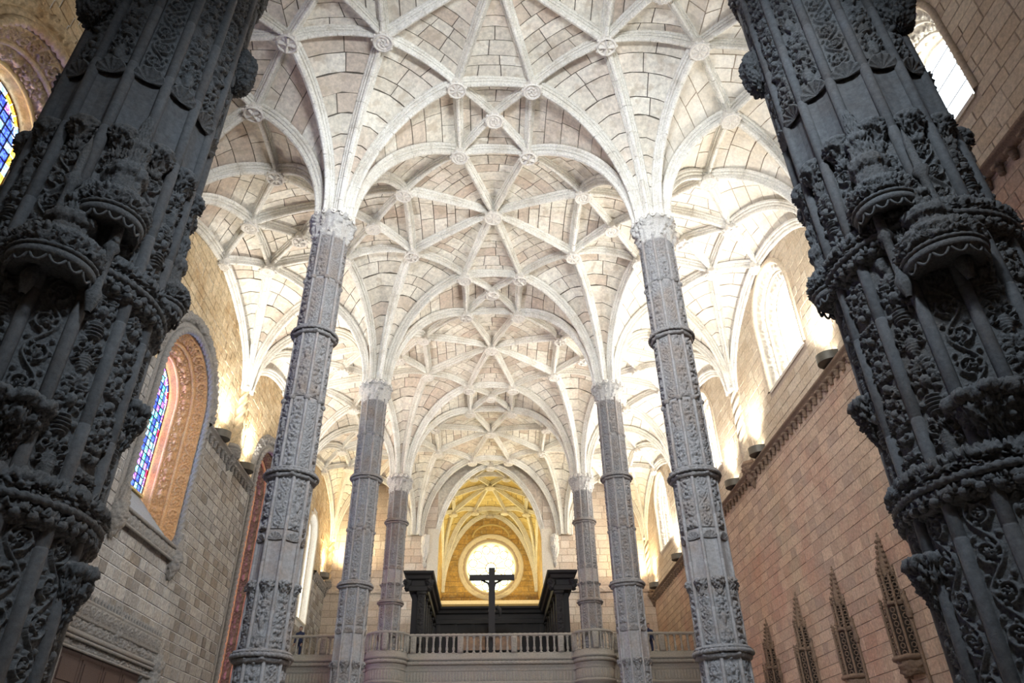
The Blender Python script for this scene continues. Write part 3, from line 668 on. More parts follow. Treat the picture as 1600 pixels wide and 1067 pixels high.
# ------------------------------------------------------------------ the net vault
def rib_mesh(C, w0=0.30, w1=0.44, dep=0.34):
    """C: (n,3) curve; moulded rib hanging below the curve"""
    T = np.gradient(C,axis=0); T/=np.linalg.norm(T,axis=1)[:,None]
    hd = C[-1,:2]-C[0,:2]; hd/=np.linalg.norm(hd)+1e-9; S = np.array([hd[1],-hd[0],0.0]); S = np.tile(S,(len(C),1)); N = np.cross(T,S); 
    N[N[:,2]>0] *= 1
    if N[len(N)//2:,2].mean() > 0: N = -N
    seg = np.linalg.norm(np.diff(C,axis=0),axis=1); s = np.concatenate([[0],np.cumsum(seg)]); 
    half = [(0.5,-0.10),(0.5,0.14),(0.42,0.24),(0.34,0.22),(0.32,0.30),(0.36,0.42),(0.30,0.54),(0.20,0.50),(0.16,0.62),(0.20,0.76),(0.15,0.94),(0.0,1.02)]
    prof = np.array(half+[(-x,y) for x,y in half[-2::-1]])
    # voussoir joints: thin grooves
    L = s[-1]; nj = max(1,int(L/0.85)); js = [L*(k+0.5)/nj for k in range(nj)]
    ss = sorted(set(list(s)+[j+d for j in js for d in (-0.016,-0.011,0.011,0.016) if 0<j+d<L]))
    ss = np.array(ss); Ci = np.stack([np.interp(ss,s,C[:,k]) for k in range(3)],1); Ni = np.stack([np.interp(ss,s,N[:,k]) for k in range(3)],1); Si = np.tile(S[0],(len(ss),1))
    sc_ = np.ones(len(ss)); 
    for j in js: sc_[np.abs(ss-j)<0.013] = 0.90
    W = (w0+(w1-w0)*np.clip(ss/5.0,0,1))*sc_; D = dep*sc_*(0.8+0.2*np.clip(ss/4,0,1))
    G = Ci[:,None,:]+Si[:,None,:]*(prof[None,:,0]*W[:,None])[:,:,None]+Ni[:,None,:]*(prof[None,:,1]*D[:,None])[:,:,None]
    m = MB(); m.grid(G,tint=random.random()); return m
def spring(K, n, r0, z0, z1, K0=None, k=0.94, npt=26):
    K = np.array(K,float); n = np.array(n[:2],float); d = n-K; R = np.linalg.norm(d); d/=R
    t = np.linspace(0,PI/2*k,npt); a = (1-np.cos(t))/(1-math.cos(PI/2*k)); b = np.sin(t)/math.sin(PI/2*k)
    r = r0+(R-r0)*a; z = z0+(z1-z0)*b; return np.stack([K[0]+d[0]*r,K[1]+d[1]*r,z],1)
def crown(p, q, sag=0.03, npt=9):
    p = np.array(p,float); q = np.array(q,float); t = np.linspace(0,1,npt)[:,None]; L = np.linalg.norm(q-p); C = p+(q-p)*t; C[:,2] += sag*L*4*(t*(1-t))[:,0]; return C
ribs = []; cells = []; bosses = {}
def curve(a,b,sag=0.03):     # node = ('N',(x,y,z)) or ('K',(x,y,z0,r0))
    if a[0]=='K': return spring(a[1][:2],b[1],a[1][3],a[1][2],b[1][2])
    if b[0]=='K': return curve(b,a)[::-1]
    return crown(a[1],b[1],sag)
def seg(a,b,sag=0.03,rib=True):
    if rib: ribs.append(curve(a,b,sag))
def cell(K,a,b,sa=0.03,sb=0.03,sab=0.03,mt='web',bul=0.05): cells.append((curve(K,a,sa),curve(K,b,sb),curve(a,b,sab),mt,bul))
def node(x,y,z,kind=1):
    if kind: bosses[(round(x,2),round(y,2))] = (x,y,z,kind)
    return ('N',(x,y,z))
def quadrant(yr, sy, sx, wall=True, mats=('web','web')):
    """vault between the row at yr and the middle of the bay (sy=+1 beyond the row, -1 before it)"""
    Y = lambda d: yr+sy*d
    wn, wa = mats
    K = ('K',(sx*XA,yr,16.0,0.38)); V = ('K',(sx*(XW-0.05),yr,15.6,0.15))
    O = node(0,yr,21.53); S = node(0,Y(5.325),21.69,2)
    D = node(sx*1.31,Y(1.526),21.25); Dx = node(-sx*1.31,Y(1.526),21.25); Dm = node(sx*1.31,Y(-1.526),21.25,0)
    A = node(sx*3.61,Y(3.43),21.08); Am = node(sx*3.61,Y(7.22),21.08,0)
    Cc = node(sx*5.08,Y(5.325),21.0); cc = node(sx*8.05,Y(5.325),20.27)
    Nn = node(sx*6.5,Y(3.72),20.5); Nm = node(sx*6.5,Y(6.93),20.5,0)
    E = node(sx*9.63,Y(3.95),19.76); Em = node(sx*9.63,Y(6.70),19.76,0)
    F = node(sx*8.05,Y(1.453),19.94); Fm = node(sx*8.05,Y(-1.453),19.94,0); W = node(sx*11.04,Y(5.325),18.94,3)
    # ribs of this quadrant (those shared with a mirror image are made once)
    if sx>0: seg(D,Dx,0.05)
    if sy>0: seg(D,Dm,0.05); seg(F,Fm,0.05); seg(A,Am,0.10); seg(E,Em,0.06)
    seg(O,D,0.02); seg(D,S,0.015); seg(D,A,0.07); seg(S,A,0.02); seg(A,Cc,0.03); seg(A,Nn,0.10); seg(Cc,Nn,0.03); seg(Nn,cc,0.03); seg(Nn,F,0.05); seg(Nn,E,0.05)
    seg(cc,E,0.03); seg(E,F,0.05); seg(E,W,0.04)
    for n in (D,A,Nn,F): seg(K,n)
    for n in (F,E,W): seg(V,n)
    H = sy>0
    if sx>0: cell(O,D,Dx,0.02,0.02,0.05,wn); cell(S,D,Dx,0.015,0.015,0.05,wn)
    if H: cell(O,D,Dm,0.02,0.02,0.05,wn); cell(S,A,Am,0.02,0.02,0.10,wn); cell(Cc,A,Am,0.03,0.03,0.10,wn); cell(K,D,Dm,0,0,0.05,wn,0.10); cell(Cc,Nn,Nm,0.03,0.03,0.0,wa); cell(cc,Nn,Nm,0.03,0.03,0.0,wa)
    if H: cell(cc,E,Em,0.03,0.03,0.06,wa); cell(W,E,Em,0.04,0.04,0.06,wa); cell(K,F,Fm,0,0,0.05,wa,0.10); cell(V,F,Fm,0,0,0.05,wa,0.10)
    cell(S,D,A,0.015,0.02,0.07,wn); cell(K,D,A,0,0,0.07,wn,0.10); cell(K,A,Nn,0,0,0.10,wn,0.10); cell(Cc,A,Nn,0.03,0.03,0.10,wn)
    cell(cc,Nn,E,0.03,0.03,0.05,wa); cell(F,Nn,E,0.05,0.05,0.05,wa); cell(K,Nn,F,0,0,0.05,wa,0.10); cell(V,F,E,0,0,0.05,wa,0.10); cell(V,E,W,0,0,0.04,wa,0.10)
for r in range(5):
    for sx in (-1,1):
        wm = ('web','web_r') if sx>0 else ('web','web')
        if r<4: quadrant(ROW[r],1,sx,mats=wm)
        if r>0: quadrant(ROW[r],-1,sx,mats=wm)
        if r==0: quadrant(ROW[r],-1,sx,mats=wm)
def chapel(yr, sy):
    Y = lambda d: yr+sy*d
    for sx in (-1,1):
        K = ('K',(sx*4.0,Y(0.05),14.8,0.05)); O = node(0,yr,21.5); S = node(0,Y(5.325),22.1,2)
        D = node(sx*1.25,Y(1.526),21.3); Dx = node(-sx*1.25,Y(1.526),21.3)
        A = node(sx*3.0,Y(3.43),20.5); Am = node(sx*3.0,Y(7.22),20.5,0); C2 = node(sx*3.9,Y(5.325),19.6,0)
        if sx>0: seg(D,Dx,0.05); cell(O,D,Dx,0.02,0.02,0.05,'web_y'); cell(S,D,Dx,0.015,0.015,0.05,'web_y')
        if sy>0: seg(A,Am,0.08); cell(S,A,Am,0.02,0.02,0.08,'web_y'); cell(C2,A,Am,0.03,0.03,0.08,'web_y')
        seg(O,D,0.02); seg(D,S,0.015); seg(D,A,0.07); seg(S,A,0.02); seg(A,C2,0.03)
        for n in (D,A,C2): seg(K,n)
        seg(K,O)
        cell(S,D,A,0.015,0.02,0.07,'web_y'); cell(K,D,A,0,0,0.07,'web_y',0.1); cell(K,A,C2,0,0,0.03,'web_y',0.1); cell(K,O,D,0,0,0.02,'web_y',0.1)
chapel(YW+0.05,1); chapel(YR-0.1,-1)
# webs built course by course
rng = random.Random(11); wst = []; bedv = {}
for (c1,c2,c3,mt,bul) in cells:
    npt = max(len(c1),len(c2)); T = np.linspace(0,1,npt)
    f = lambda C: (np.linspace(0,1,len(C)),C)
    def at(C,t): u=np.linspace(0,1,len(C)); return np.stack([np.interp(t,u,C[:,k]) for k in range(3)],-1)
    a1,a2,e = c1,c2,c3
    P0 = a1[-1]; P1 = a2[-1]
    def surf(s,t,a1=a1,a2=a2,e=e,P0=P0,P1=P1,bul=bul):
        s = np.asarray(s,float); t = np.asarray(t,float)
        s,t = np.broadcast_arrays(s,t); sh = s.shape; s=s.ravel(); t=t.ravel()
        A = at(a1,t); B = at(a2,t); E_ = at(e,s); lin = P0+(P1-P0)*s[:,None]
        P = A*(1-s)[:,None]+B*s[:,None]+(E_-lin)*(t**2)[:,None]
        P[:,2] += bul*4*s*(1-s)*np.sin(PI*np.clip(t,0,1)*0.9)*1.2
        return P.reshape(sh+(3,))
    # backing
    t_ = np.linspace(0,1,15)[:,None]; s_ = np.linspace(0,1,7)[None,:]; G = surf(s_,t_)
    du = np.gradient(G,axis=1); dv = np.gradient(G,axis=0); Nn = np.cross(du,dv); Nn/=np.linalg.norm(Nn,axis=2)[:,:,None]+1e-9
    sgn = np.sign(Nn[7:,:,2].mean()) or 1
    b = bedv.setdefault('mortar_r' if mt=='web_r' else 'mortar',MB()); Nn[0]=Nn[1]; b.grid(G+Nn*sgn*0.035)
    mid = surf(0.5,np.linspace(0,1,60)); d = np.linalg.norm(np.diff(mid,axis=0),axis=1); cum = np.concatenate([[0],np.cumsum(d)]); L = cum[-1]
    big = 1 if L<4 else 1.25
    nr = max(2,int(round(L/(0.50*big)))); tr = [np.interp(L*min(1,max(0,(k+(rng.uniform(-.18,.18) if 0<k<nr else 0))/nr)),cum,np.linspace(0,1,60)) for k in range(nr+1)]
    for k in range(nr):
        t0,t1 = tr[k],tr[k+1]; tm = (t0+t1)/2
        wv = np.linalg.norm(surf(1.0,tm)-surf(0.0,tm)); ns = max(1,int(round(wv/(0.85*big)+rng.uniform(-.3,.3)))); off = rng.uniform(-0.25,0.25)
        cuts = [0]+[min(0.97,max(0.03,(q+off)/ns)) for q in range(1,ns)]+[1]
        dt = 0.017/max(L,0.5); ds = 0.017/max(wv,0.15)
        for q in range(ns):
            s0,s1 = cuts[q]+min(ds,0.05),cuts[q+1]-min(ds,0.05)
            if s1-s0<0.02: continue
            tt = np.linspace(t0+dt,t1-dt,3)[:,None]; s3 = np.linspace(s0,s1,3)[None,:]; G = surf(s3,tt)
            ctr = G[1,1]; n_ = np.cross(G[1,2]-G[1,0],G[2,1]-G[0,1]); n_/=np.linalg.norm(n_)+1e-9
            if n_[2]*1.0 < 0: n_=-n_
            thn = 0.05; dz = rng.uniform(-0.006,0.006); G = G-n_*dz; up = G+n_*thn
            wst.append((np.linalg.norm(ctr-np.array([0,0,0.]))+(0 if (abs(ctr[0])<0.62*ctr[1]+1 and ctr[1]>8) else 100),G,up,mt,rng.random()))
def stone_patch(m,G,up,t):
    idx = [(0,0),(0,1),(0,2),(1,2),(2,2),(2,1),(2,0),(1,0)]
    n = 0; v = G.reshape(-1,3); r = np.array([up[i] for i in idx]); V = np.concatenate([v,r])
    f = [(0,1,4,3),(1,2,5,4),(3,4,7,6),(4,5,8,7)]; ring=[0,1,2,5,8,7,6,3]
    f += [(ring[k],9+k,9+(k+1)%8,ring[(k+1)%8]) for k in range(8)]
    m.add(V,np.array(f),t)
wst.sort(key=lambda s:s[0]); rest = {}
for k,(d,G,up,mt,t) in enumerate(wst):
    if k<300: m_ = MB(); stone_patch(m_,G,up,t); obj('web_stone',m_,MT[mt],ceil,smooth=False)
    else: stone_patch(rest.setdefault(mt,MB()),G,up,t)
for mt,b in rest.items(): o = obj('web_masonry',b,MT[mt],ceil,smooth=False); o['kind']='stuff'
for k_,b_ in bedv.items(): obj('mortar',b_,MT[k_],ceil)
ribs.sort(key=lambda C: np.linalg.norm(C.mean(0))+(60 if C[:,1].mean()<9 else 0)); rr = MB()
for k,C in enumerate(ribs):
    m_ = rib_mesh(C)
    if k<298: obj('rib',m_,MT['rib'],ceil,smooth=False)
    else: rr.merge(m_)
o = obj('ribwork',rr,MT['rib'],ceil,smooth=False); o['kind']='stuff'
# carved bosses hanging at the crossings
def boss_mesh(R,kind,seed):
    m = MB(); 
    m.merge(lathe([(0.75*R,0.25),(0.85*R,-0.02),(0.98*R,-0.06),(R,-0.12),(0.94*R,-0.17),(0.80*R,-0.15),(0.76*R,-0.12)],28))
    n = 48; r = np.linspace(0,0.8*R,14)[:,None]; th = np.linspace(0,2*PI,n,endpoint=False)[None,:]; q = r/(0.8*R)
    if kind==0: z = -0.10-0.07*np.sqrt(np.clip(1-(2*q-1.15)**2,0,1))*(0.35+0.65*np.abs(np.cos(th*4)))-0.07*np.exp(-(q/0.2)**2)
    elif kind==1: z = -0.12-0.05*np.abs(np.sin(q*7+th*1.0+0*r))*(0.4+0.6*np.abs(np.cos(th*3)))
    else: z = -0.12-0.06*(np.minimum(np.abs(np.cos(th)),np.abs(np.sin(th)))*q<0.17)-0.02*np.cos(th*8)
    m.grid(np.stack([r*np.cos(th),r*np.sin(th),z+0*r+0*th],-1),closed_u=True)
    for k in range(10): # little leaf curls round the rim
        a = 2*PI*k/10; m.merge(lathe([(0,-0.05),(0.05,-0.03),(0.06,0),(0.04,0.04),(0,0.05)],7),Matrix.Translation((R*math.cos(a),R*math.sin(a),-0.08)))
    return m.mesh('boss',MT['boss'])
BM = {1:[boss_mesh(0.33,k,k) for k in range(3)],2:[boss_mesh(0.39,0,1)],3:[boss_mesh(0.24,1,1)]}
for k,(x,y,z,kind) in enumerate(sorted(bosses.values(),key=lambda q:q[1])):
    link('boss',BM[kind][k%len(BM[kind])],ceil,loc=(x-(0.15 if kind==3 and x>0 else -0.15 if kind==3 else 0),y,z-0.34),rz=k*0.4)

# ------------------------------------------------------------------ carved columns and piers
def poly_path(R, z, n, k=10):
    pts=[]
    for i in range(n):
        a0=2*PI*i/n; a1=2*PI*(i+1)/n
        for q in range(k): f=q/k; pts.append((R*((1-f)*math.cos(a0)+f*math.cos(a1)),R*((1-f)*math.sin(a0)+f*math.sin(a1)),z))
    return pts
FOL = relief('foliage',3.8,0.8,0.025,21,0.075,wrap=True)
FOL2 = relief('foliage',2.6,1.1,0.022,22,0.06,wrap=True)
def ring_part(parent, z, R, m, hgt=0.30, n=96, zf=0.0, name='ring_moulding'):
    o = obj(name, lathe([(R-0.05,z-hgt*0.5),(R+0.06,z-hgt*0.42),(R+0.09,z-hgt*0.2),(R+0.03,z-hgt*0.08),(R+0.06,z+hgt*0.05),(R+0.13,z+hgt*0.25),(R+0.08,z+hgt*0.42),(R-0.05,z+hgt*0.55)],n,relief=FOL,rmask=[(0,0),(0.12,0.1),(0.3,0.8),(0.45,0.1),(0.6,0.5),(0.9,0.1),(1,0)],step=0.025),MT[m],parent)
    obj('rope_ring', tube([(( R+0.12)*math.cos(a),(R+0.12)*math.sin(a),z+hgt*0.02) for a in np.linspace(0,2*PI,160,endpoint=False)],0.055,8,closed=True,strands=2,rate=28,amp=0.4),MT[m],parent)
def tiered(root, zb, tiers, nf, R0, roll, m, mp, res, depth, faces=None, a0=0.0, kinds=('candelabra','scroll','trophy'), rot=0.0):
    """tiers: list of (type, z0, z1, R) in camera heights"""
    fa = faces if faces is not None else range(nf)
    shm = None
    for (ty,z0,z1,R,sd) in tiers:
        ap = R*math.cos(PI/nf); W = 2*R*math.sin(PI/nf)-roll*1.1
        for i in fa:
            ang = a0+2*PI*i/nf
            d = (math.cos(ang),math.sin(ang))
            loc = (ap*d[0],ap*d[1],z0-zb)
            if ty == 'panel':
                kd = kinds[(i*2+sd)%len(kinds)]
                link('carved_panel',panel_mesh(kd,W,z1-z0,res,sd+(i%2),depth,m),root,loc=loc,rz=rot_at(ang))
            elif ty == 'plain':
                link('smooth_panel',panel_mesh('plain',W,z1-z0,res,0,depth,mp,0.03),root,loc=loc,rz=rot_at(ang))
            elif ty == 'shell':
                link('scallop_shell',_sh(W*0.52,W*0.42,m),root,loc=(ap*d[0],ap*d[1],z0-zb),rz=rot_at(ang))
            elif ty == 'urn':
                link('urn_relief',_urn(W*0.44,z1-z0,m),root,loc=((ap-0.02)*d[0],(ap-0.02)*d[1],z0-zb),rz=rot_at(ang))
_shc={}
def _sh(R,o,m):
    k=(round(R,3),m)
    if k not in _shc: _shc[k]=shell_mesh(R,o,m)
    return _shc[k]
_uc={}
def _urn(R,H,m):
    k=(round(R,3),round(H,2),m)
    if k not in _uc:
        b=lathe([(0.02,0),(0.45*R,0.06*H),(0.55*R,0.2*H),(0.38*R,0.28*H),(0.75*R,0.5*H),(1.0*R,0.72*H),(1.02*R,0.8*H),(1.15*R,0.86*H),(1.15*R,0.94*H),(0.95*R,1.0*H),(0.0,1.0*H)],64,relief=FOL2,rmask=[(0,0.6),(0.3,0.6),(0.5,1.0),(0.65,0.9),(0.75,0.1),(1,0)],step=0.02)
        _uc[k]=b.mesh('urn_relief',MT[m])
    return _uc[k]
def roll_mesh(z0,z1,R,m,joint=1.1):
    pr=[]; z=z0
    while z<z1-0.02:
        e=min(z+joint,z1); pr+=[(R*0.9,z),(R,z+0.012),(R,e-0.012),(R*0.9,e)]; z=e
    return lathe([(0.001,z0)]+pr+[(0.001,z1)],10).mesh('corner_roll',MT[m])
def capital(z0,z1,R,m,zb,n=112):
    H=z1-z0
    return lathe([(R-0.04,z0-zb),(R+0.03,z0-zb+0.03),(R+0.06,z0-zb+0.08),(R+0.02,z0-zb+0.13),(R+0.04,z0-zb+0.3*H),(R+0.10,z0-zb+0.55*H),(R+0.17,z0-zb+0.7*H),(R+0.10,z0-zb+0.73*H),(R+0.2,z0-zb+0.80*H),(R+0.22,z0-zb+0.9*H),(R+0.12,z1-zb),(0.0,z1-zb+0.02)],n,poly=8,relief=FOL,rmask=[(0,0),(0.08,0.3),(0.12,1.5),(0.5,1.6),(0.6,0.5),(0.7,1.3),(0.82,0.7),(0.85,0),(1,0)],step=0.025)
def column_root(name,label,loc,group=None):
    return thing(name,label,'column',loc,0,group)
def make_column(name,label,x,y,zb,levels,top=16.0):
    """levels: dict with ring etc heights"""
    t = column_root(name,label,(x,y,zb))
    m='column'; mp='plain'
    R1,R2 = 0.535,0.515
    L=levels; tiers=[]; sd=0
    zs=[]
    for (ty,a,b) in L['tiers']:
        tiers.append((ty,a,b,R1 if b<L['split'] else R2,sd)); sd+=1
    core=MB(); core.merge(lathe([(R1*0.90,0),(R1*0.90,L['split']-zb),(R2*0.90,L['split']-zb+0.01),(R2*0.90,top-zb-0.1)],8)); 
    c2=lathe([(R1*0.955,0.0),(R1*0.955,L['split']-zb),(R2*0.955,L['split']-zb+0.02),(R2*0.955,top-zb-0.2)],8)
    c2.v=[v@np.array([[math.cos(PI/8),math.sin(PI/8),0],[-math.sin(PI/8),math.cos(PI/8),0],[0,0,1]]) for v in c2.v]
    obj('shaft',c2,MT['plain'],t,smooth=False)
    tiered(t,zb,tiers,8,R1,0.09,m,mp,0.02,0.07)
    ra=roll_mesh(0.0,L['split']-zb,0.045,'plain'); rb=roll_mesh(L['split']-zb,top-0.8-zb,0.042,'plain')
    for i in range(8):
        a=2*PI*(i+0.5)/8; link('corner_roll',ra,t,loc=(R1*math.cos(a),R1*math.sin(a),0)); link('corner_roll',rb,t,loc=(R2*math.cos(a),R2*math.sin(a),0))
    for z in L['rings']: ring_part(t,z-zb,(R1 if z<L['split']+0.1 else R2),m)
    for z in L['collars']:
        b=MB()
        for i in range(8):
            a=2*PI*(i+0.5)/8; b.merge(lathe([(0.05,-0.07),(0.075,-0.05),(0.09,0),(0.075,0.05),(0.05,0.07)],10),Matrix.Translation((R2*math.cos(a),R2*math.sin(a),z-zb)))
        obj('roll_collars',b,MT[m],t)
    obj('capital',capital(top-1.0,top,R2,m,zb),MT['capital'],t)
    # scrolls round the top of the capital
    b=MB()
    for i in range(8):
        for dd in (-0.13,0.13):
            a=2*PI*i/8+dd*1.6; pts=[( (R2+0.16+0.02*q/14),0.085*(1-q/20)*math.cos(q*0.62),0.085*(1-q/20)*math.sin(q*0.62)) for q in range(15)]
            P=[((p[0]+0.03)*math.cos(a)-p[1]*math.sin(a),(p[0]+0.03)*math.sin(a)+p[1]*math.cos(a),p[2]+top-zb-0.13) for p in pts]; b.merge(tube(P,0.034,6))
    obj('capital_scrolls',b,MT['boss'],t)
    # base
    obj('base',lathe([(R1+0.45,0),(R1+0.45,0.4),(R1+0.3,0.5),(R1+0.25,0.9),(R1+0.1,1.0),(R1-0.05,1.1)],8 if False else 24,poly=8),MT['plain'],t,smooth=False)
    return t
LV1=dict(split=7.15,rings=[2.87,7.15,11.5],collars=[9.3,13.4],tiers=[('panel',-0.6,1.0),('plain',1.0,1.2),('panel',1.25,2.75),('panel',3.0,4.15),('urn',4.1,4.5),('plain',4.45,5.45),('shell',5.42,5.7),('panel',5.7,7.05),('panel',7.3,9.25),('panel',9.35,11.35),('panel',11.65,13.35),('panel',13.45,15.05)])
LV3=dict(split=9.15,rings=[9.0,13.3],collars=[],tiers=[('panel',-0.6,6.0),('panel',6.4,8.9),('panel',9.15,9.85),('urn',9.75,9.98),('plain',9.95,10.75),('shell',10.7,10.95),('panel',10.95,13.2),('panel',13.45,15.05)])
pL = make_column('carved_column','nearest slender carved column on the left, bluish face turned to the nave',-XA,ROW[1],ZF,LV1)
# later columns are copies of the first with their own labels
KIDS={}
def copy_thing(src,loc,label):
    c=src.copy(); col.objects.link(c); c.location=loc; c['label']=label
    for ch in children[src.name]: d=ch.copy(); col.objects.link(d); d.parent=c
    return c
children={}
def index_children():
    children.clear()
    for o in bpy.data.objects:
        if o.parent: children.setdefault(o.parent.name,[]).append(o)
index_children()
copy_thing(pL,(XA,ROW[1],ZF),'nearest slender carved column on the right, beside the tan wall')
copy_thing(pL,(-XA,ROW[2],ZF),'second slender carved column on the left, in front of the round gallery bay')
copy_thing(pL,(XA,ROW[2],ZF),'second slender carved column on the right, just in front of the gallery')
c3=make_column('carved_column','farthest left column, rising from the rounded bay of the gallery',-XA,ROW[3],ZF,LV3)
index_children()
copy_thing(c3,(XA,ROW[3],ZF),'farthest right column, rising from the rounded bay of the gallery')

def rotated(a): return Matrix.Rotation(a,4,'Z')
FOL3=relief('fine',6.5,0.8,0.012,31,0.07,wrap=True)
FOL4=relief('fine',2.2,0.8,0.010,32,0.05,wrap=True)
def make_pier(name,label,x,y,flip,dz,ringz):
    t=column_root(name,label,(x,y,ZF)); zb=ZF; nf=14; R=1.0
    sgn=-1 if flip else 1
    def A(deg): return math.radians(deg if not flip else 180-deg)
    # octagon-like core
    k=lathe([(0.955,0),(0.955,17.7+0.5)],14); a_=A(-7)+PI/14
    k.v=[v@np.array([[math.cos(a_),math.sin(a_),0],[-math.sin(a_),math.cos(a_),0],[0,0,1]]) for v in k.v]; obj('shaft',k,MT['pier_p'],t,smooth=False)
    Z=lambda z:z+dz
    tiers=[('panel',-0.4,2.25+dz,R,1),('panel',Z(2.6),ringz-0.22,R,2),('panel',ringz+0.22,Z(6.68),R,3),('urn',Z(6.6),Z(7.02),R,4),('plain',Z(7.0),Z(8.12),R,5),('shell',Z(8.08),Z(8.3),R,6),('panel',Z(8.32),Z(11.9),R,7),('panel',Z(12.2),15.2,R,8)]
    faces=[i for i in range(nf)]
    degs=[-7+360/nf*i for i in range(nf)]
    vis=[d for d in degs if True]
    for (ty,z0,z1,R_,sd) in tiers:
        ap=R_*math.cos(PI/nf); W=2*R_*math.sin(PI/nf)-0.10
        for i,dg in enumerate(degs):
            dgn=(dg+180)%360-180
            ang=A(dg); d=(math.cos(ang),math.sin(ang)); hid = 60<dgn<150
            loc=(ap*d[0],ap*d[1],z0-zb)
            if ty=='panel':
                kd=('candelabra','scroll','trophy','candelabra','scroll')[(i+sd)%5]
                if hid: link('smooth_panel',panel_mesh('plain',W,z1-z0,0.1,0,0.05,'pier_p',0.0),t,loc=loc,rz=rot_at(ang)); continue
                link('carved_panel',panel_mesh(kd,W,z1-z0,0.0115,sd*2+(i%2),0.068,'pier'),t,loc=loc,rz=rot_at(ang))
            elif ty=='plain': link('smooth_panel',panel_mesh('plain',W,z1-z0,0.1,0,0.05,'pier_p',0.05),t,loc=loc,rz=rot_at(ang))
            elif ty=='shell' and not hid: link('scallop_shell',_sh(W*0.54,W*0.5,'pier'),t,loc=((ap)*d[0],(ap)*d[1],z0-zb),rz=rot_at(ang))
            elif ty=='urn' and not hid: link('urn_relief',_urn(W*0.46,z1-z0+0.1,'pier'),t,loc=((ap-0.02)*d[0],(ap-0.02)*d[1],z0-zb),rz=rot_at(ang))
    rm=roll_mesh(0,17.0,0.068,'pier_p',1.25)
    for dg in degs:
        a=A(dg+180/nf); link('corner_roll',rm,t,loc=(R*math.cos(a),R*math.sin(a),0))
    for z in (2.42+dz,ringz,12.05+dz):
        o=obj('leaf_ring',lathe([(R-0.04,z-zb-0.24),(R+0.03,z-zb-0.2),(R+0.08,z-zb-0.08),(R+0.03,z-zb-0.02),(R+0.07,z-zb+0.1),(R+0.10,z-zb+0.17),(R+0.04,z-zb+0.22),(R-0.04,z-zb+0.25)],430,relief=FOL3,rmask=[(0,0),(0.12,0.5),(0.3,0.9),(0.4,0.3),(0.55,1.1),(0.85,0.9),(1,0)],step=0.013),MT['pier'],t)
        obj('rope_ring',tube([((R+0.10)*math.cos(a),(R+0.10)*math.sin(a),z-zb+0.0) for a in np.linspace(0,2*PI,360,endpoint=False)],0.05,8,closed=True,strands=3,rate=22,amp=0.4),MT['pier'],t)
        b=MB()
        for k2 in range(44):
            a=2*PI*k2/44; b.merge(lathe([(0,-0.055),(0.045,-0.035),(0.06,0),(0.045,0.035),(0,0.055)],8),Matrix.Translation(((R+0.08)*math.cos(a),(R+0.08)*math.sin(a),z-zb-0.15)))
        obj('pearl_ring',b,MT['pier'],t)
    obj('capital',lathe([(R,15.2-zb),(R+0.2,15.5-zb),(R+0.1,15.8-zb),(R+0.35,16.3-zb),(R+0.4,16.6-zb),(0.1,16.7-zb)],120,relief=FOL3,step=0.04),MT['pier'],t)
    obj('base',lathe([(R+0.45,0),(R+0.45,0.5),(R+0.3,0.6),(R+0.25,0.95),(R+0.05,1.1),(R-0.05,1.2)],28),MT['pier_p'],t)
    # statue niches: canopy above, empty recess, bracket below
    def canopy(dg,z,r,h=1.0,off=0.0):
        a=A(dg); loc=((R-0.02+off)*math.cos(a),(R-0.02+off)*math.sin(a),z-zb)
        g=thingpart('statue_canopy',t,loc)
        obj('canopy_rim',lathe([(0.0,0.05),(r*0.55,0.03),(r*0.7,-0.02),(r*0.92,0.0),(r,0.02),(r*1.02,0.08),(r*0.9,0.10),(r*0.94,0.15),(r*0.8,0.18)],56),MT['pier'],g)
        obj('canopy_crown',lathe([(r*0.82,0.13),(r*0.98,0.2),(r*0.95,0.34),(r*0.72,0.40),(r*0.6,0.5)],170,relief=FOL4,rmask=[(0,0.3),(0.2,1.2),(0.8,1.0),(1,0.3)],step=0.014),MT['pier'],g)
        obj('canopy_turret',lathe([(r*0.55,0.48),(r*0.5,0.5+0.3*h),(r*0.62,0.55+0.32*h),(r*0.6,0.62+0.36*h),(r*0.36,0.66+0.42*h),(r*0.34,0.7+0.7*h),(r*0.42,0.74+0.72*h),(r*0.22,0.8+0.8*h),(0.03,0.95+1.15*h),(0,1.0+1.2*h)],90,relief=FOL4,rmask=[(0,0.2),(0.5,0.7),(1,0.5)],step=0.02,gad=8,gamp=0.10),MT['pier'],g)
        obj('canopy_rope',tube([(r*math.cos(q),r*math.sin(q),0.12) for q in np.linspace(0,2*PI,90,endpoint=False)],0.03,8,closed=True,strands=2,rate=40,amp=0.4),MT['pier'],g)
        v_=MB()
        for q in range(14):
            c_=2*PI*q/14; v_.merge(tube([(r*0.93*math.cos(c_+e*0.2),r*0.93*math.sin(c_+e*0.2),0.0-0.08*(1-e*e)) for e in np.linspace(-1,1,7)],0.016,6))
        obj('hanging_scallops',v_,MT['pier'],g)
        # flanking colonnettes running up beside the niche
        return g
    def bracket(dg,z,r,off=0.0):
        a=A(dg); loc=((R-0.03+off)*math.cos(a),(R-0.03+off)*math.sin(a),z-zb)
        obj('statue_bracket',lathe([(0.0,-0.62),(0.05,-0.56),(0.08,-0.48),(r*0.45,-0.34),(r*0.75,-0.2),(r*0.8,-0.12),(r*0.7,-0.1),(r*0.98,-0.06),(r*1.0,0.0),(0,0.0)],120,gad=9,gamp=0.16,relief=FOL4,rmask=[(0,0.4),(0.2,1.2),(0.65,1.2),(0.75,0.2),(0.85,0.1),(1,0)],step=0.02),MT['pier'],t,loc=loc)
    canopy(-48,5.55+dz,0.36,0.75,0.06); canopy(-66,4.72+dz*0.5,0.42,0.35,0.08); canopy(24,5.2+dz,0.28,0.6,0.0)
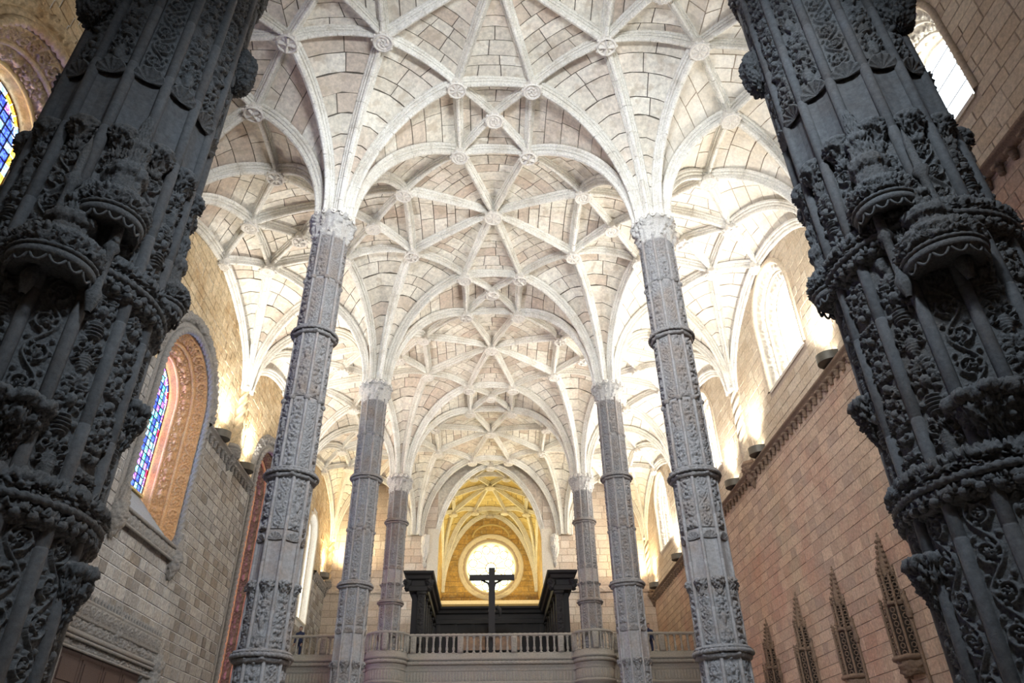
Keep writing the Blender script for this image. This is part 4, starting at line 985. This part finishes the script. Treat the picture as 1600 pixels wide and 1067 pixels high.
    bracket(-58,3.3,0.36); bracket(30,3.95,0.26); bracket(12,2.02,0.26,0.0); bracket(-104,3.0,0.30)
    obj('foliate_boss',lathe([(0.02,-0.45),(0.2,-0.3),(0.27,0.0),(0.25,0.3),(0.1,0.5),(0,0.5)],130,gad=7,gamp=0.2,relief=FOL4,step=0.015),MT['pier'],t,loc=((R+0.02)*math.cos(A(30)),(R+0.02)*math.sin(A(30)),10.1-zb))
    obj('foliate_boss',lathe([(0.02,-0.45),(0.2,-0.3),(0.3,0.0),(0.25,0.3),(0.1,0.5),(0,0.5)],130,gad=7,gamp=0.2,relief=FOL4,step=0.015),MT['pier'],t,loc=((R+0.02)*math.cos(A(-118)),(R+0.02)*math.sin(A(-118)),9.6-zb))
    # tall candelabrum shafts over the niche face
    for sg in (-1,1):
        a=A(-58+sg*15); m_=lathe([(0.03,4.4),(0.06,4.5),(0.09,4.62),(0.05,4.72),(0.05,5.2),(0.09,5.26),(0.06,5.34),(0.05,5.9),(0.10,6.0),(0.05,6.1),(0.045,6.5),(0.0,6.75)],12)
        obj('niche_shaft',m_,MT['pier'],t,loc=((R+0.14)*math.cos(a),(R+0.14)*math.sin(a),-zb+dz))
    return t
def thingpart(name,parent,loc):
    o=bpy.data.objects.new(name,None); col.objects.link(o); o.parent=parent; o.location=loc; o.empty_display_size=0.1; return o
make_pier('carved_pier','massive dark carved pier at the left edge of the picture',-5.2,6.95,False,0.0,5.0)
make_pier('carved_pier','massive dark carved pier at the right of the picture',5.2,6.8,True,0.15,5.5)

# ------------------------------------------------------------------ wall cornices, corbels, lamps
def cornice(name,label,s,y0,y1,z,m,skip=()):
    t=thing(name,label,None,(s*XW,(y0+y1)/2,z),kind='structure'); yc=(y0+y1)/2
    pr=[(0.0,-0.16),(0.10,-0.14),(0.16,-0.08),(0.16,-0.02),(0.24,0.0),(0.27,0.06),(0.22,0.13),(0.0,0.17)]
    G=np.array([[(-s*p[0],y-yc,p[1]) for p in pr] for y in np.arange(y0,y1+0.01,1.2)]); mb=MB(); mb.grid(G); obj('cornice_moulding',mb,MT[m],t)
    b=MB(); b.merge(lathe([(0,-0.12),(0.05,-0.1),(0.08,-0.03),(0.09,0.06),(0.11,0.12)],10)); b.box((-0.13,-0.09,0.05),(0.13,0.09,0.13)); b.merge(lathe([(0,-0.02),(0.07,0),(0.07,0.05),(0,0.06)],8),Matrix.Translation((0,0,-0.14)))
    me=b.mesh('bracket',MT[m])
    for y in np.arange(y0+0.2,y1,0.46): link('bracket',me,t,loc=(-s*0.08,y-yc,-0.26))
    return t
cornice('trim_1','bracketed stone cornice running the length of the tan right wall',1,4,49.2,11.8,'tan')
cornice('trim_2','short bracketed cornice on the grey left wall below the lamps',-1,25.1,31.3,12.5,'grey')
cornice('trim_3','far bracketed cornice beyond the tall narrow left window',-1,45.4,49.2,12.5,'wall_l')
for s in (-1,1):
    t=thing('trim_%d'%(4 if s<0 else 5),'thin carved string course on the pale west wall at the %s'%('left' if s<0 else 'right'),None,(s*7.4,YW,12.3),kind='structure')
    fr=relief('foliage',0.3,7.0,0.05,9,0.06).T; nv,nu=fr.shape
    mb=MB(); mb.grid(np.stack([np.linspace(-3.6,3.6,nu)[None,:]*np.ones((nv,1)),-0.12-fr,np.linspace(-0.16,0.16,nv)[:,None]*np.ones((1,nu))],-1)); mb.box((-3.6,-0.12,-0.16),(3.6,0,0.16)); obj('string_course',mb,MT['wall_w'],t)
CF=relief('foliage',2.0,1.0,0.03,41,0.07,wrap=True)
def springer(s,r,zc,label,m):
    t=thing('wall_corbel',label,'corbel',(s*(XW-0.05),ROW[r],zc))
    obj('corbel_base',lathe([(0.0,-0.85),(0.08,-0.75),(0.12,-0.6),(0.2,-0.5),(0.24,-0.3),(0.36,-0.15),(0.40,0.0),(0.33,0.05),(0.38,0.16),(0.30,0.3)],60,relief=CF,rmask=[(0,0.6),(0.6,1.0),(0.8,0.3),(1,0.2)],step=0.03),MT[m],t)
    H=15.7-zc; n=int(H/0.05)
    obj('twisted_shaft',tube([(0,0,0.3+(H-0.3)*i/n) for i in range(n+1)],0.30,24,strands=5,rate=2.6,amp=0.45),MT['wall_ru' if s>0 else 'wall_lu'],t)
    obj('collar',lathe([(0.25,H-0.1),(0.34,H),(0.36,H+0.1),(0.28,H+0.2),(0.24,H+0.3)],24),MT['rib'],t)
for r,w1 in ((1,'behind the dark pier'),(2,'between the two lamps nearest the column'),(3,'farther along beside the third window'),(4,'in the far corner')):
    springer(1,r,11.95,'twisted wall shaft on corbel, right wall, '+w1,'tan')
    springer(-1,r,12.75,'twisted wall shaft on corbel, left wall, '+w1,'grey')
springer_c=CF
for s in (-1,1):
    t=thing('wall_corbel','leafy hanging corbel on the %s of the chapel opening'%('left' if s<0 else 'right'),'corbel',(s*4.5,YW-0.1,14.9))
    obj('corbel_base',lathe([(0.0,-1.1),(0.06,-0.95),(0.10,-0.8),(0.05,-0.65),(0.14,-0.4),(0.2,-0.1),(0.26,0.3),(0.22,0.6),(0.28,1.0),(0.22,1.15)],60,relief=CF,rmask=[(0,0.8),(1,1.0)],step=0.03),MT['boss'],t)
    for k in range(5):
        pass
LAMPS=[(1,19.4,12.08,'right wall nearest the dark pier'),(1,26.6,12.1,'right wall, near side of the twisted shaft'),(1,30.1,12.08,'right wall, just beyond the twisted shaft'),(1,41.3,12.1,'right wall between the two farther windows'),(1,48.0,12.2,'right wall at its far end'),
 (1,37.0,12.1,'right wall behind the right columns, unseen, added to light the vault'),  # unseen lamp, placed by guess to help light the vault
 (-1,26.35,12.7,'left wall, near side of the twisted shaft'),(-1,29.75,12.75,'left wall beyond the twisted shaft'),(-1,47.7,12.9,'left wall at its far end'),(-1,37.2,12.7,'left wall behind the left column, unseen, added to light the vault')]  # last lamp also guessed and unseen, added for the vault
def lamp_mesh():
    n=20; m=MB(); th=np.linspace(0,PI,n); o=np.stack([-0.55*np.sin(th),0.42*np.cos(th),0*th],-1); top=o+[0,0,0.16]; bot=o-[0,0,0.14]; m.grid(np.stack([bot,top],0)); i2=o*0.94+[0,0,0.16]; i3=o*0.94-[0,0,0.10]; m.grid(np.stack([top,i2,i3],0))
    m.cap(bot[::-1]); m.box((-0.02,-0.42,-0.14),(0.0,0.42,0.16)); return m.mesh('lamp_housing',MT['lamp'])
LM=lamp_mesh(); lens=MB(); lens.add([( -0.05-0.42*math.sin(a),0.30*math.cos(a),0.0) for a in np.linspace(0,PI,14)],[tuple(range(14))]); em=bpy.data.materials.new('lamp_glow'); em.use_nodes=True
_p=em.node_tree.nodes['Principled BSDF']; _p.inputs['Emission Color'].default_value=(1,0.95,0.85,1); _p.inputs['Emission Strength'].default_value=25; LE=lens.mesh('lamp_lens',em)
LAMP_W=0.44
for k,(s,y,z,d) in enumerate(LAMPS):
    t=thing('wall_lamp','half-drum bronze uplighter on '+d,'lamp',(s*(XW-0.01),y,z),0 if s>0 else PI,group='wall uplighters above the cornice')
    link('lamp_housing',LM,t); link('lamp_lens',LE,t)
    ld=bpy.data.lights.new('uplight','SPOT'); ld.energy=(4400 if s>0 else 4600)*LAMP_W; ld.color=(1.0,0.955,0.88) if y<45 else (1.0,0.78,0.45); ld.spot_size=math.radians(130); ld.spot_blend=0.7; ld.shadow_soft_size=0.15
    o=bpy.data.objects.new('uplight',ld); col.objects.link(o); o.parent=t; o.location=(-0.44,0,0.14); o.rotation_euler=Vector((-0.50,0,1)).to_track_quat('-Z','Y').to_euler()

# ------------------------------------------------------------------ portal on the left wall
pt=thing('door_1','carved stone portal hood over a dark panelled wooden door at the lower left',None,(-XW,22.1,ZF),kind='structure')
zt=4.75-ZF
fr=relief('trophy',5.2,0.42,0.02,3,0.05); 
def frieze(z0,z1,out,seed,y0=-3.0,y1=3.0,kind='foliage',dep=0.05,m='grey',name='carved_frieze'):
    h=relief(kind,z1-z0,y1-y0,0.028,seed,dep).T; nv,nu=h.shape
    mb=MB(); mb.grid(np.stack([out+h,np.linspace(y0,y1,nu)[None,:]*np.ones((nv,1)),np.linspace(z0,z1,nv)[:,None]*np.ones((1,nu))],-1)); mb.box((0,y0,z0),(out,y1,z1)); obj(name,mb,MT[m],pt)
frieze(zt-0.36,zt,0.30,3,kind='scroll',dep=0.08); frieze(zt-0.70,zt-0.40,0.22,4,kind='trophy',dep=0.08); frieze(zt-1.10,zt-0.90,0.16,5,kind='foliage',dep=0.07)
for z,R in ((zt+0.03,0.06),(zt-0.38,0.05),(zt-0.76,0.07),(zt-0.88,0.05),(zt-1.13,0.04)):
    obj('moulding_bar',tube([(0.26,y,z) for y in np.linspace(-3.05,3.05,60)],R,8,strands=3 if R<0.06 else 0,rate=12,amp=0.3),MT['grey'],pt)
b=MB()
for k in range(30): b.merge(lathe([(0.02,0),(0.06,0.04),(0.04,0.09),(0.07,0.14),(0.0,0.22)],8),Matrix.Translation((0.26,-2.9+k*0.2,zt+0.05)))
obj('cresting',b,MT['grey'],pt)
for y in (-3.15,0.0,3.15):
    obj('carved_corbel',lathe([(0,-0.5),(0.1,-0.42),(0.2,-0.2),(0.3,0.1),(0.25,0.35),(0.33,0.6),(0.2,0.9),(0.1,1.15),(0,1.3)] if y else [(0,-0.1),(0.14,0.1),(0.2,0.35),(0.12,0.6),(0.16,0.8),(0,1.1)],60,relief=CF,step=0.03),MT['grey'],pt,loc=(0.12,y,zt-1.3 if y else zt-0.75))
for y in (-2.75,2.75): 
    b=MB(); b.box((0,y-0.25,0),(0.2,y+0.25,zt-1.1)); obj('jamb',b,MT['grey'],pt,smooth=False)
for k in range(4):
    y0=-2.5+k*1.25; b=MB(); b.box((0.02,y0+0.01,0),(0.08,y0+1.24,zt-1.12)); lf=obj('door_leaf',b,MT['door'],pt,smooth=False)
    for z0 in (0.3,1.7,3.1,4.5):
        z1=min(z0+1.25,zt-1.25)
        if z1-z0<0.2: continue
        b=MB(); b.box((0.08,y0+0.14,z0),(0.10,y0+1.1,z1)); b.box((0.10,y0+0.24,z0+0.1),(0.13,y0+1.0,z1-0.1)); obj('door_panel',b,MT['door'],lf,smooth=False)
    for z0 in (1.6,3.0,4.4):
        b=lathe([(0,0.03),(0.03,0.02),(0.04,0)],8); b.v=[np.stack([v[:,2]+0.08,v[:,0]+y0+0.07,v[:,1]+z0],-1) for v in b.v]; obj('iron_stud',b,MT['iron'],lf)
# ------------------------------------------------------------------ gothic canopies on the right wall
def wall_canopy(y,ztop,label,k):
    t=thing('wall_canopy',label,'canopy',(XW,y,3.0),0,group='pinnacled statue canopies on the right wall')
    H=ztop-3.0; r=0.36
    # hexagonal turret tiers
    def hexa(z0,z1,R,name,m='tan'):
        b=MB(); n=6
        for i in range(n):      # corner shafts
            a=PI/2+PI*i/(n-1); x,yy=R*math.cos(a),R*math.sin(a); b.merge(tube([(x,yy,z0+(z1-z0)*q/6) for q in range(7)],0.035,6))
            for q in range(3): zq=z1+0.04+q*0.09; b.merge(lathe([(0,-0.05),(0.05,-0.01),(0.035,0.03),(0,0.09)],6),Matrix.Translation((x,yy,zq)))
        obj(name,b,MT[m],t)
        b=MB()
        nn=int((z1-z0)/0.16)
        for i in range(n-1):    # pierced tracery between them
            a0=PI/2+PI*i/(n-1); a1=PI/2+PI*(i+1)/(n-1); p0=np.array((R*math.cos(a0),R*math.sin(a0))); p1=np.array((R*math.cos(a1),R*math.sin(a1))); c=(p0+p1)/2; tdir=(p1-p0)/np.linalg.norm(p1-p0)
            for j in range(nn):
                zc=z0+(j+0.5)*(z1-z0)/nn; b.merge(tube([tuple(np.append(c+tdir*0.06*math.cos(q),zc+0.065*math.sin(q))) for q in np.linspace(0,2*PI,8,endpoint=False)],0.018,5,closed=True))
        tr=obj('pierced_tracery',b,MT[m],t); tr['kind']='stuff'
        b=lathe([(R*0.72,z0),(R*0.72,z1)],12,ang=(PI/2,1.5*PI)); obj('turret_core',b,MT['core_shade'],t)  # core coloured dark as the shade behind the tracery holes
        b=lathe([(R*0.9,z0-0.08),(R*1.12,z0-0.03),(R*1.12,z0+0.03),(R*0.9,z0+0.06)],24,relief=CF,rmask=[(0,0.3),(0.5,0.6),(1,0.3)],step=0.03); obj('turret_band',b,MT[m],t)
    hexa(0.15,H*0.40,0.46,'turret_shafts'); hexa(H*0.43,H*0.64,0.30,'turret_shafts')
    b=MB(); b.merge(lathe([(0.30,H*0.64),(0.22,H*0.70),(0.14,H*0.83),(0.07,H*0.94),(0.04,H*0.97)],6)); 
    for q in range(7):
        for i in range(6):
            a=PI/3*i; rr=0.28*(1-q/8.5)+0.03; b.merge(lathe([(0,-0.05),(0.055,0),(0,0.07)],5),Matrix.Translation((rr*math.cos(a),rr*math.sin(a),H*(0.66+0.043*q))))
    b.merge(lathe([(0.02,H*0.95),(0.08,H*0.965),(0.03,H*0.975),(0.06,H*0.985),(0,H)],10)); obj('crocketed_spire',b,MT['tan'],t)
    # little gables and a hanging fringe under the hood
    b=lathe([(0.0,-0.12),(0.2,-0.16),(0.32,-0.28),(0.38,-0.18),(0.44,-0.02),(0.40,0.14),(0.3,0.18)],40,relief=CF,rmask=[(0,0),(0.4,0.8),(0.8,0.8),(1,0)],step=0.03); obj('hood',b,MT['tan'],t)
    for sg in (-1,1):
        obj('side_shaft',tube([(-0.05,sg*0.50,-4.6+(H*0.35+4.6)*q/20) for q in range(21)],0.05,8),MT['tan'],t)
        obj('side_pinnacle',lathe([(0.07,H*0.30),(0.08,H*0.34),(0.05,H*0.36),(0.05,H*0.42),(0.01,H*0.50),(0,H*0.51)],6,relief=CF,step=0.04),MT['tan'],t,loc=(-0.05,sg*0.50,0))
    return t
wall_canopy(19.95,6.55,'carved gothic pinnacle canopy on the tan wall, the one nearest the right pier',0)
wall_canopy(23.2,6.5,'carved gothic pinnacle canopy on the tan wall, second from the right pier',1)
wall_canopy(26.5,6.5,'carved gothic pinnacle canopy on the tan wall, third from the right pier',2)
wall_canopy(29.9,6.3,'smallest carved gothic pinnacle canopy, beside the nearest right column',3)

# ------------------------------------------------------------------ gallery (high choir) and its balustrade
ZG=6.5; YG=38.72
gal=thing('gallery','carved stone choir gallery with fluted band spanning the three naves','gallery',(0,YG,ZF),kind='structure'); del gal['category']
b=MB(); b.box((-XW,0.15,5.2-ZF),(XW,YR-YG,6.35-ZF)); obj('gallery_floor',b,MT['cream'],gal,smooth=False)
b=MB(); b.box((-XW,0.45,ZF-ZF),(XW,0.9,5.2-ZF)); obj('gallery_wall',b,MT['cream'],gal,smooth=False)
def front_path(off,step=0.1,za=0.0):
    """plan path of the gallery front, bulging round the columns"""
    P=[]; R=1.0+off
    def straight(a,b): 
        n=max(2,int(abs(b-a)/step)); return [(a+(b-a)*i/n,-off) for i in range(n)]
    for cx in (-XA,XA):
        y0=-off; h=math.sqrt(max(0,R*R-off*off)); a0=math.atan2(-off,-h); 
        start=P[-1][0]+step if P else -XW
        P+=straight(-XW if not P else -XA+h, cx-h)
        n=int(PI*R/step); P+=[(cx+R*math.cos(PI+PI*i/n),R*math.sin(PI+PI*i/n)) for i in range(1,n)]
    P=[p for p in P]; P+=straight(XA+1.0+off,XW); return P
def fascia(prof,m,name,rel=None,step=0.1):
    pr=np.array(prof,float); 
    if rel is not None: pr,_=resample(pr,0.05)
    base=np.array(front_path(0.0,step)); T=np.gradient(base,axis=0); T/=np.linalg.norm(T,axis=1)[:,None]; Nn=np.stack([T[:,1],-T[:,0]],1)
    G=np.zeros((len(base),len(pr),3)); 
    off=pr[:,0][None,:]*np.ones((len(base),1))
    if rel is not None: off=off+rel(np.arange(len(base))*step)[:,None]*np.interp(np.linspace(0,1,len(pr)),[0,0.15,0.85,1],[0,1,1,0])[None,:]
    G[:,:,0]=base[:,0:1]+Nn[:,0:1]*off; G[:,:,1]=base[:,1:2]+Nn[:,1:2]*off; G[:,:,2]=pr[:,1][None,:]-ZF
    mb=MB(); mb.grid(G); obj(name,mb,MT[m],gal)
fascia([(0.0,6.60),(0.05,6.58),(0.06,6.38),(0.16,6.34),(0.16,6.26),(0.0,6.2)],'cream','coping_step')
fascia([(0.0,6.05),(0.02,5.98),(-0.05,5.92),(-0.05,5.80),(-0.02,5.76)],'cream','lower_moulding')
fascia([(-0.05,5.76),(-0.06,5.28)],'cream','fluted_band',rel=lambda s:0.035*(np.abs(np.sin(s*PI/0.16))),step=0.02)
fascia([(-0.02,5.28),(0.04,5.24),(0.04,5.16),(-0.1,5.1),(-0.3,4.6),(0.0,4.5)],'cream','bottom_moulding')
pth=front_path(0.0,0.045); obj('rope_moulding',tube([(p[0],p[1]-0.06,6.12-ZF) for p in pth],0.105,10,strands=3,rate=9,amp=0.3),MT['cream'],gal)
for cx in (-XA,XA): obj('round_support',lathe([(0.72,0),(0.72,4.4-ZF),(0.80,4.7-ZF),(0.95,5.2-ZF)],40),MT['cream'],gal,loc=(cx,0.1,0))
bal=thing('balustrade','grey stone balustrade along the gallery edge with rounded bays at the columns','balustrade',(0,YG,6.58))
obj('top_rail',tube([(p[0],p[1],0.86) for p in front_path(0.0,0.05)],0.085,10,strands=3,rate=8,amp=0.22),MT['cream'],bal)
pr=[(0.085,0.0),(0.085,0.05),(0.05,0.07),(0.045,0.10),(0.075,0.16),(0.07,0.24),(0.045,0.34),(0.06,0.37),(0.045,0.40),(0.05,0.55),(0.065,0.66),(0.05,0.70),(0.085,0.73),(0.085,0.79)]
bm=lathe(pr,8).mesh('baluster',MT['cream']); 
pd=MB(); pd.box((-0.15,-0.09,0),(0.15,0.09,0.8)); hh=relief('candelabra',0.2,0.66,0.02,2,0.03); nv,nu=hh.shape; X_,Z_=np.meshgrid(np.linspace(-0.1,0.1,nu),np.linspace(0.07,0.73,nv)); pd.grid(np.stack([X_,-0.095-hh,Z_],-1)); pdm=pd.mesh('pedestal',MT['cream'])
def along(a,b,peds):
    n=max(1,int(round((b-a)/0.345)))
    for i in range(n+1):
        x=a+(b-a)*i/n
        if i in peds: link('pedestal',pdm,bal,loc=(x,0,0))
        else: link('baluster',bm,bal,loc=(x,0,0))
along(-XA+1.3,XA-1.3,(0,7,15,22)); along(-XW+0.3,-XA-1.2,(0,7,14)); along(XA+1.2,XW-0.3,(0,7,14))
for cx in (-XA,XA):
    for k in range(11):
        a=PI+PI*(k+0.5)/11; link('baluster' if k not in (0,5,10) else 'pedestal',bm if k not in (0,5,10) else pdm,bal,loc=(cx+1.0*math.cos(a),1.0*math.sin(a),0),rz=a+PI/2)
# ------------------------------------------------------------------ choir stalls of black wood
stl=thing('choir_stalls','black carved wooden choir stall canopy on three sides behind the balustrade','choir stalls',(0,40.0,6.35))
zc=10.95-6.35
def entab(p0,p1,inner):    # cornice section from p0 to p1 (plan), mouldings toward inner normal
    p0=np.array(p0,float); p1=np.array(p1,float); pr=np.array([(0.0,zc-1.0),(0.12,zc-1.0),(0.14,zc-0.75),(0.02,zc-0.70),(0.04,zc-0.42),(0.20,zc-0.36),(0.26,zc-0.2),(0.42,zc-0.12),(0.46,zc),(-0.8,zc+0.02)])
    n=np.array(inner,float); G=np.array([[(*(p+n*q[0]),q[1]) for q in pr] for p in (p0,p1)]); mb=MB(); mb.grid(G); return mb
for s in (-1,1):
    xs=s*3.55; mb=MB(); 
    pr=np.array([(-0.02,zc-1.0),(0.10,zc-0.98),(0.12,zc-0.75),(0.02,zc-0.70),(0.04,zc-0.42),(0.20,zc-0.36),(0.26,zc-0.2),(0.40,zc-0.12),(0.44,zc)])
    # mitred cornice loop: outer side, front, inner side
    cor=[(s*4.35,8.6,1,0),(s*4.35,0.0,1,-1),(s*3.55,0.0,-1,-1),(s*3.55,8.3,-1,0)]
    G=np.array([[(c[0]+s*c[2]*q[0],c[1]+c[3]*q[0],q[1]) for q in pr] for c in cor]); mb.grid(G); mb.add([G[0,-1],G[1,-1],G[2,-1],G[3,-1]],np.array([(0,1,2,3)])); mb.add([G[0,0],G[1,0],G[2,0],G[3,0]],np.array([(0,1,2,3)]))
    obj('stall_cornice',mb,MT['wood'],stl,smooth=False)
    b=MB(); b.box((min(xs,s*3.75),0.1,0),(max(xs,s*3.75),8.3,zc-0.95)) if False else b.box((min(s*3.95,s*4.3),0.4,0),(max(s*3.95,s*4.3),8.3,zc-0.95)); obj('stall_back',b,MT['wood'],stl,smooth=False)
    for j,y in enumerate((0.12,1.7,3.3,4.9,6.5,8.1)):
        b=MB(); b.box((-0.2,-0.14,0),(0.2,0.14,zc-1.0)); hh=relief('candelabra',0.34,zc-1.3,0.03,j,0.05); nv,nu=hh.shape; X_,Z_=np.meshgrid(np.linspace(-0.17,0.17,nu),np.linspace(0.1,zc-1.2,nv)); b.grid(np.stack([X_,-0.145-hh,Z_],-1))
        b.box((-0.26,-0.2,zc-1.14),(0.26,0.2,zc-1.0)); obj('stall_pilaster',b,MT['wood'],stl,loc=(s*3.75,y,0))
        if y<8:
            for q in range(3):
                b=MB(); b.box((min(s*3.80,s*3.86),y+0.3+q*0.4,0.4),(max(s*3.80,s*3.86),y+0.48+q*0.4,zc-1.1)); obj('gilded_strip',b,MT['gilt'],stl,smooth=False)
    for sx2 in (3.36,4.55):
        obj('stall_console',lathe([(0.02,-0.55),(0.12,-0.4),(0.2,-0.1),(0.22,0.0),(0,0.02)],30,relief=CF,step=0.03),MT['wood'],stl,loc=(s*sx2,-0.02,zc-0.45))
mb=entab((-3.6,8.3),(3.6,8.3),(0,-1)); obj('stall_cornice',mb,MT['wood'],stl,smooth=False)
b=MB(); b.box((-3.9,8.35,0),(3.9,8.6,zc-0.6)); obj('stall_back',b,MT['wood'],stl,smooth=False)
for x in np.arange(-3.3,3.31,1.1):
    b=MB(); b.box((x-0.09,8.24,0),(x+0.09,8.36,zc-1.0)); obj('stall_pilaster',b,MT['wood'],stl,smooth=False)
for k,(x,zz) in enumerate(((-1.15,0),(1.15,0))):
    p=thing('painting','%s of two dim brown paintings in black frames below the round window'%('left' if k==0 else 'right'),'painting',(x,48.2,8.35),0)
    b=MB(); b.box((-0.85,-0.03,0),(0.85,0.0,1.0)); obj('canvas',b,MT['paint'],p,smooth=False)
    b=MB(); b.box((-0.93,-0.07,-0.08),(0.93,0.0,0.0)); b.box((-0.93,-0.07,1.0),(0.93,0.0,1.08)); b.box((-0.93,-0.07,0),(-0.85,0,1.0)); b.box((0.85,-0.07,0),(0.93,0,1.0)); obj('frame',b,MT['wood'],p,smooth=False)
# ------------------------------------------------------------------ the cross
cr=thing('cross','tall dark crucifix standing at the middle of the gallery against the round window','cross',(0.06,39.35,6.35))
b=MB(); b.box((-0.17,-0.1,0),(0.17,0.1,4.65)); b.box((-0.22,-0.14,0),(0.22,0.14,0.35)); obj('upright',b,MT['wood'],cr,smooth=False)
b=MB(); b.box((-1.22,-0.09,4.0),(1.22,0.09,4.28)); obj('crossbeam',b,MT['wood'],cr,smooth=False)
def skin_fig(name,verts,edges,rad,m,parent,lvl=2):
    me=bpy.data.meshes.new(name); me.from_pydata(verts,edges,[]); o=bpy.data.objects.new(name,me); col.objects.link(o); o.parent=parent
    sm=o.modifiers.new('skin','SKIN'); me.skin_vertices.new() if not me.skin_vertices else None
    for i,r in enumerate(rad): me.skin_vertices[0].data[i].radius=(r,r) if not isinstance(r,tuple) else r
    me.skin_vertices[0].data[0].use_root=True
    ss=o.modifiers.new('sub','SUBSURF'); ss.levels=lvl; ss.render_levels=lvl; me.materials.append(m)
    for p in me.polygons: p.use_smooth=True
    return o
# figure of christ on the far side of the cross, facing the choir
V=[(0,0.22,2.75),(0,0.22,3.1),(0,0.2,3.6),(0,0.22,3.82),(0.03,0.27,4.0),(0.2,0.2,3.9),(0.62,0.17,4.08),(1.02,0.15,4.14),(-0.2,0.2,3.9),(-0.62,0.17,4.08),(-1.02,0.15,4.14),(0.09,0.25,2.4),(0.11,0.33,1.85),(0.06,0.2,1.35),(-0.09,0.25,2.4),(-0.11,0.33,1.85),(-0.06,0.2,1.35),(0.04,0.3,1.2),(-0.04,0.3,1.2)]
Ed=[(0,1),(1,2),(2,3),(3,4),(2,5),(5,6),(6,7),(2,8),(8,9),(9,10),(0,11),(11,12),(12,13),(13,17),(0,14),(14,15),(15,16),(16,18)]
skin_fig('corpus',V,Ed,[.12,.12,.14,.06,.09,.06,.045,.03,.06,.045,.03,.08,.065,.04,.1,.065,.04,.035,.035],MT['wood'],cr)
b=lathe([(0.15,2.3),(0.19,2.45),(0.17,2.68),(0.14,2.72)],20,gad=9,gamp=0.12); obj('loincloth',b,MT['pale'],cr,loc=(0,0.22,0))
obj('cloth_end',tube([(0.17,0.2,2.6),(0.30,0.2,2.66),(0.42,0.18,2.5),(0.46,0.18,2.3),(0.40,0.18,2.15)],[0.08,0.1,0.12,0.09,0.02],8),MT['wood'],cr)
# ------------------------------------------------------------------ visitors behind the balustrade
def person(x,y,label,mcoat,hair,turn):
    t=thing('person',label,'person',(x,y,6.36),turn)
    z=0.0
    V=[(0,0,0.95),(0,0,1.15),(0,0.01,1.38),(0,0.01,1.48),(0,-0.01,1.53),(0.19,0,1.40),(0.24,0.02,1.12),(0.22,-0.1,0.88),(-0.19,0,1.40),(-0.24,0.02,1.12),(-0.2,-0.12,0.90),(0.10,0,0.88),(0.11,-0.01,0.50),(0.11,0.02,0.09),(0.11,-0.14,0.05),(-0.10,0,0.88),(-0.11,-0.01,0.50),(-0.11,0.02,0.09),(-0.11,-0.14,0.05)]
    Ed=[(0,1),(1,2),(2,3),(3,4),(2,5),(5,6),(6,7),(2,8),(8,9),(9,10),(0,11),(11,12),(12,13),(13,14),(0,15),(15,16),(16,17),(17,18)]
    skin_fig('body',V,Ed,[.14,.13,.15,.06,.055,.075,.055,.04,.075,.055,.04,.09,.065,.045,.04,.09,.065,.045,.04],MT[mcoat],t)
    hd=lathe([(0,-0.12),(0.05,-0.11),(0.075,-0.05),(0.08,0.02),(0.075,0.07),(0.045,0.11),(0,0.12)],20); hd.v=[v*np.array([0.95,1.15,1]) for v in hd.v]
    hd.merge(lathe([(0,-0.02),(0.012,-0.01),(0.008,0.03)],6),Matrix.Translation((0,-0.095,-0.01)))
    for sx in (-1,1):
        hd.merge(lathe([(0,-0.03),(0.015,0),(0,0.03)],6),Matrix.Translation((sx*0.078,0.01,0)))
    h=obj('head',hd,MT['skin'],t,loc=(0,-0.01,1.64)); 
    hr=lathe([(0.078,-0.07),(0.092,0.0),(0.088,0.06),(0.055,0.115),(0,0.13)],18,ang=(-0.15,PI+0.15)); hr.merge(lathe([(0.085,0.055),(0.055,0.115),(0,0.13)],18)); hr.v=[v*np.array([0.97,1.15,1]) for v in hr.v]; obj('hair',hr,MT[hair],h,loc=(0,0,0.0))
    for sx in (-1,1):
        hb=MB(); hx,hy,hz=(0.22,-0.12,0.86) if sx>0 else (-0.2,-0.14,0.88)
        hb.merge(tube([(hx,hy+0.03,hz+0.04),(hx,hy,hz),(hx,hy-0.02,hz-0.04)],[.025,.038,.036],8))
        for q in range(4): hb.merge(tube([(hx+(q-1.5)*0.018,hy-0.02,hz-0.04),(hx+(q-1.5)*0.02,hy-0.045,hz-0.075),(hx+(q-1.5)*0.02,hy-0.03,hz-0.105-0.006*(q in (1,2)))],[.0095,.009,.008],6))
        hb.merge(tube([(hx-sx*0.03,hy,hz),(hx-sx*0.05,hy-0.03,hz-0.03),(hx-sx*0.045,hy-0.05,hz-0.055)],[.011,.01,.008],6)); obj('hand',hb,MT['skin'],t)
person(8.35,39.6,'person in dark blue coat behind the right balustrade, seen between balusters','navy_cloth','hair',0.4)
person(-9.9,39.6,'person in dark clothes at the far left end of the balustrade','navy_cloth','hair',-0.3)
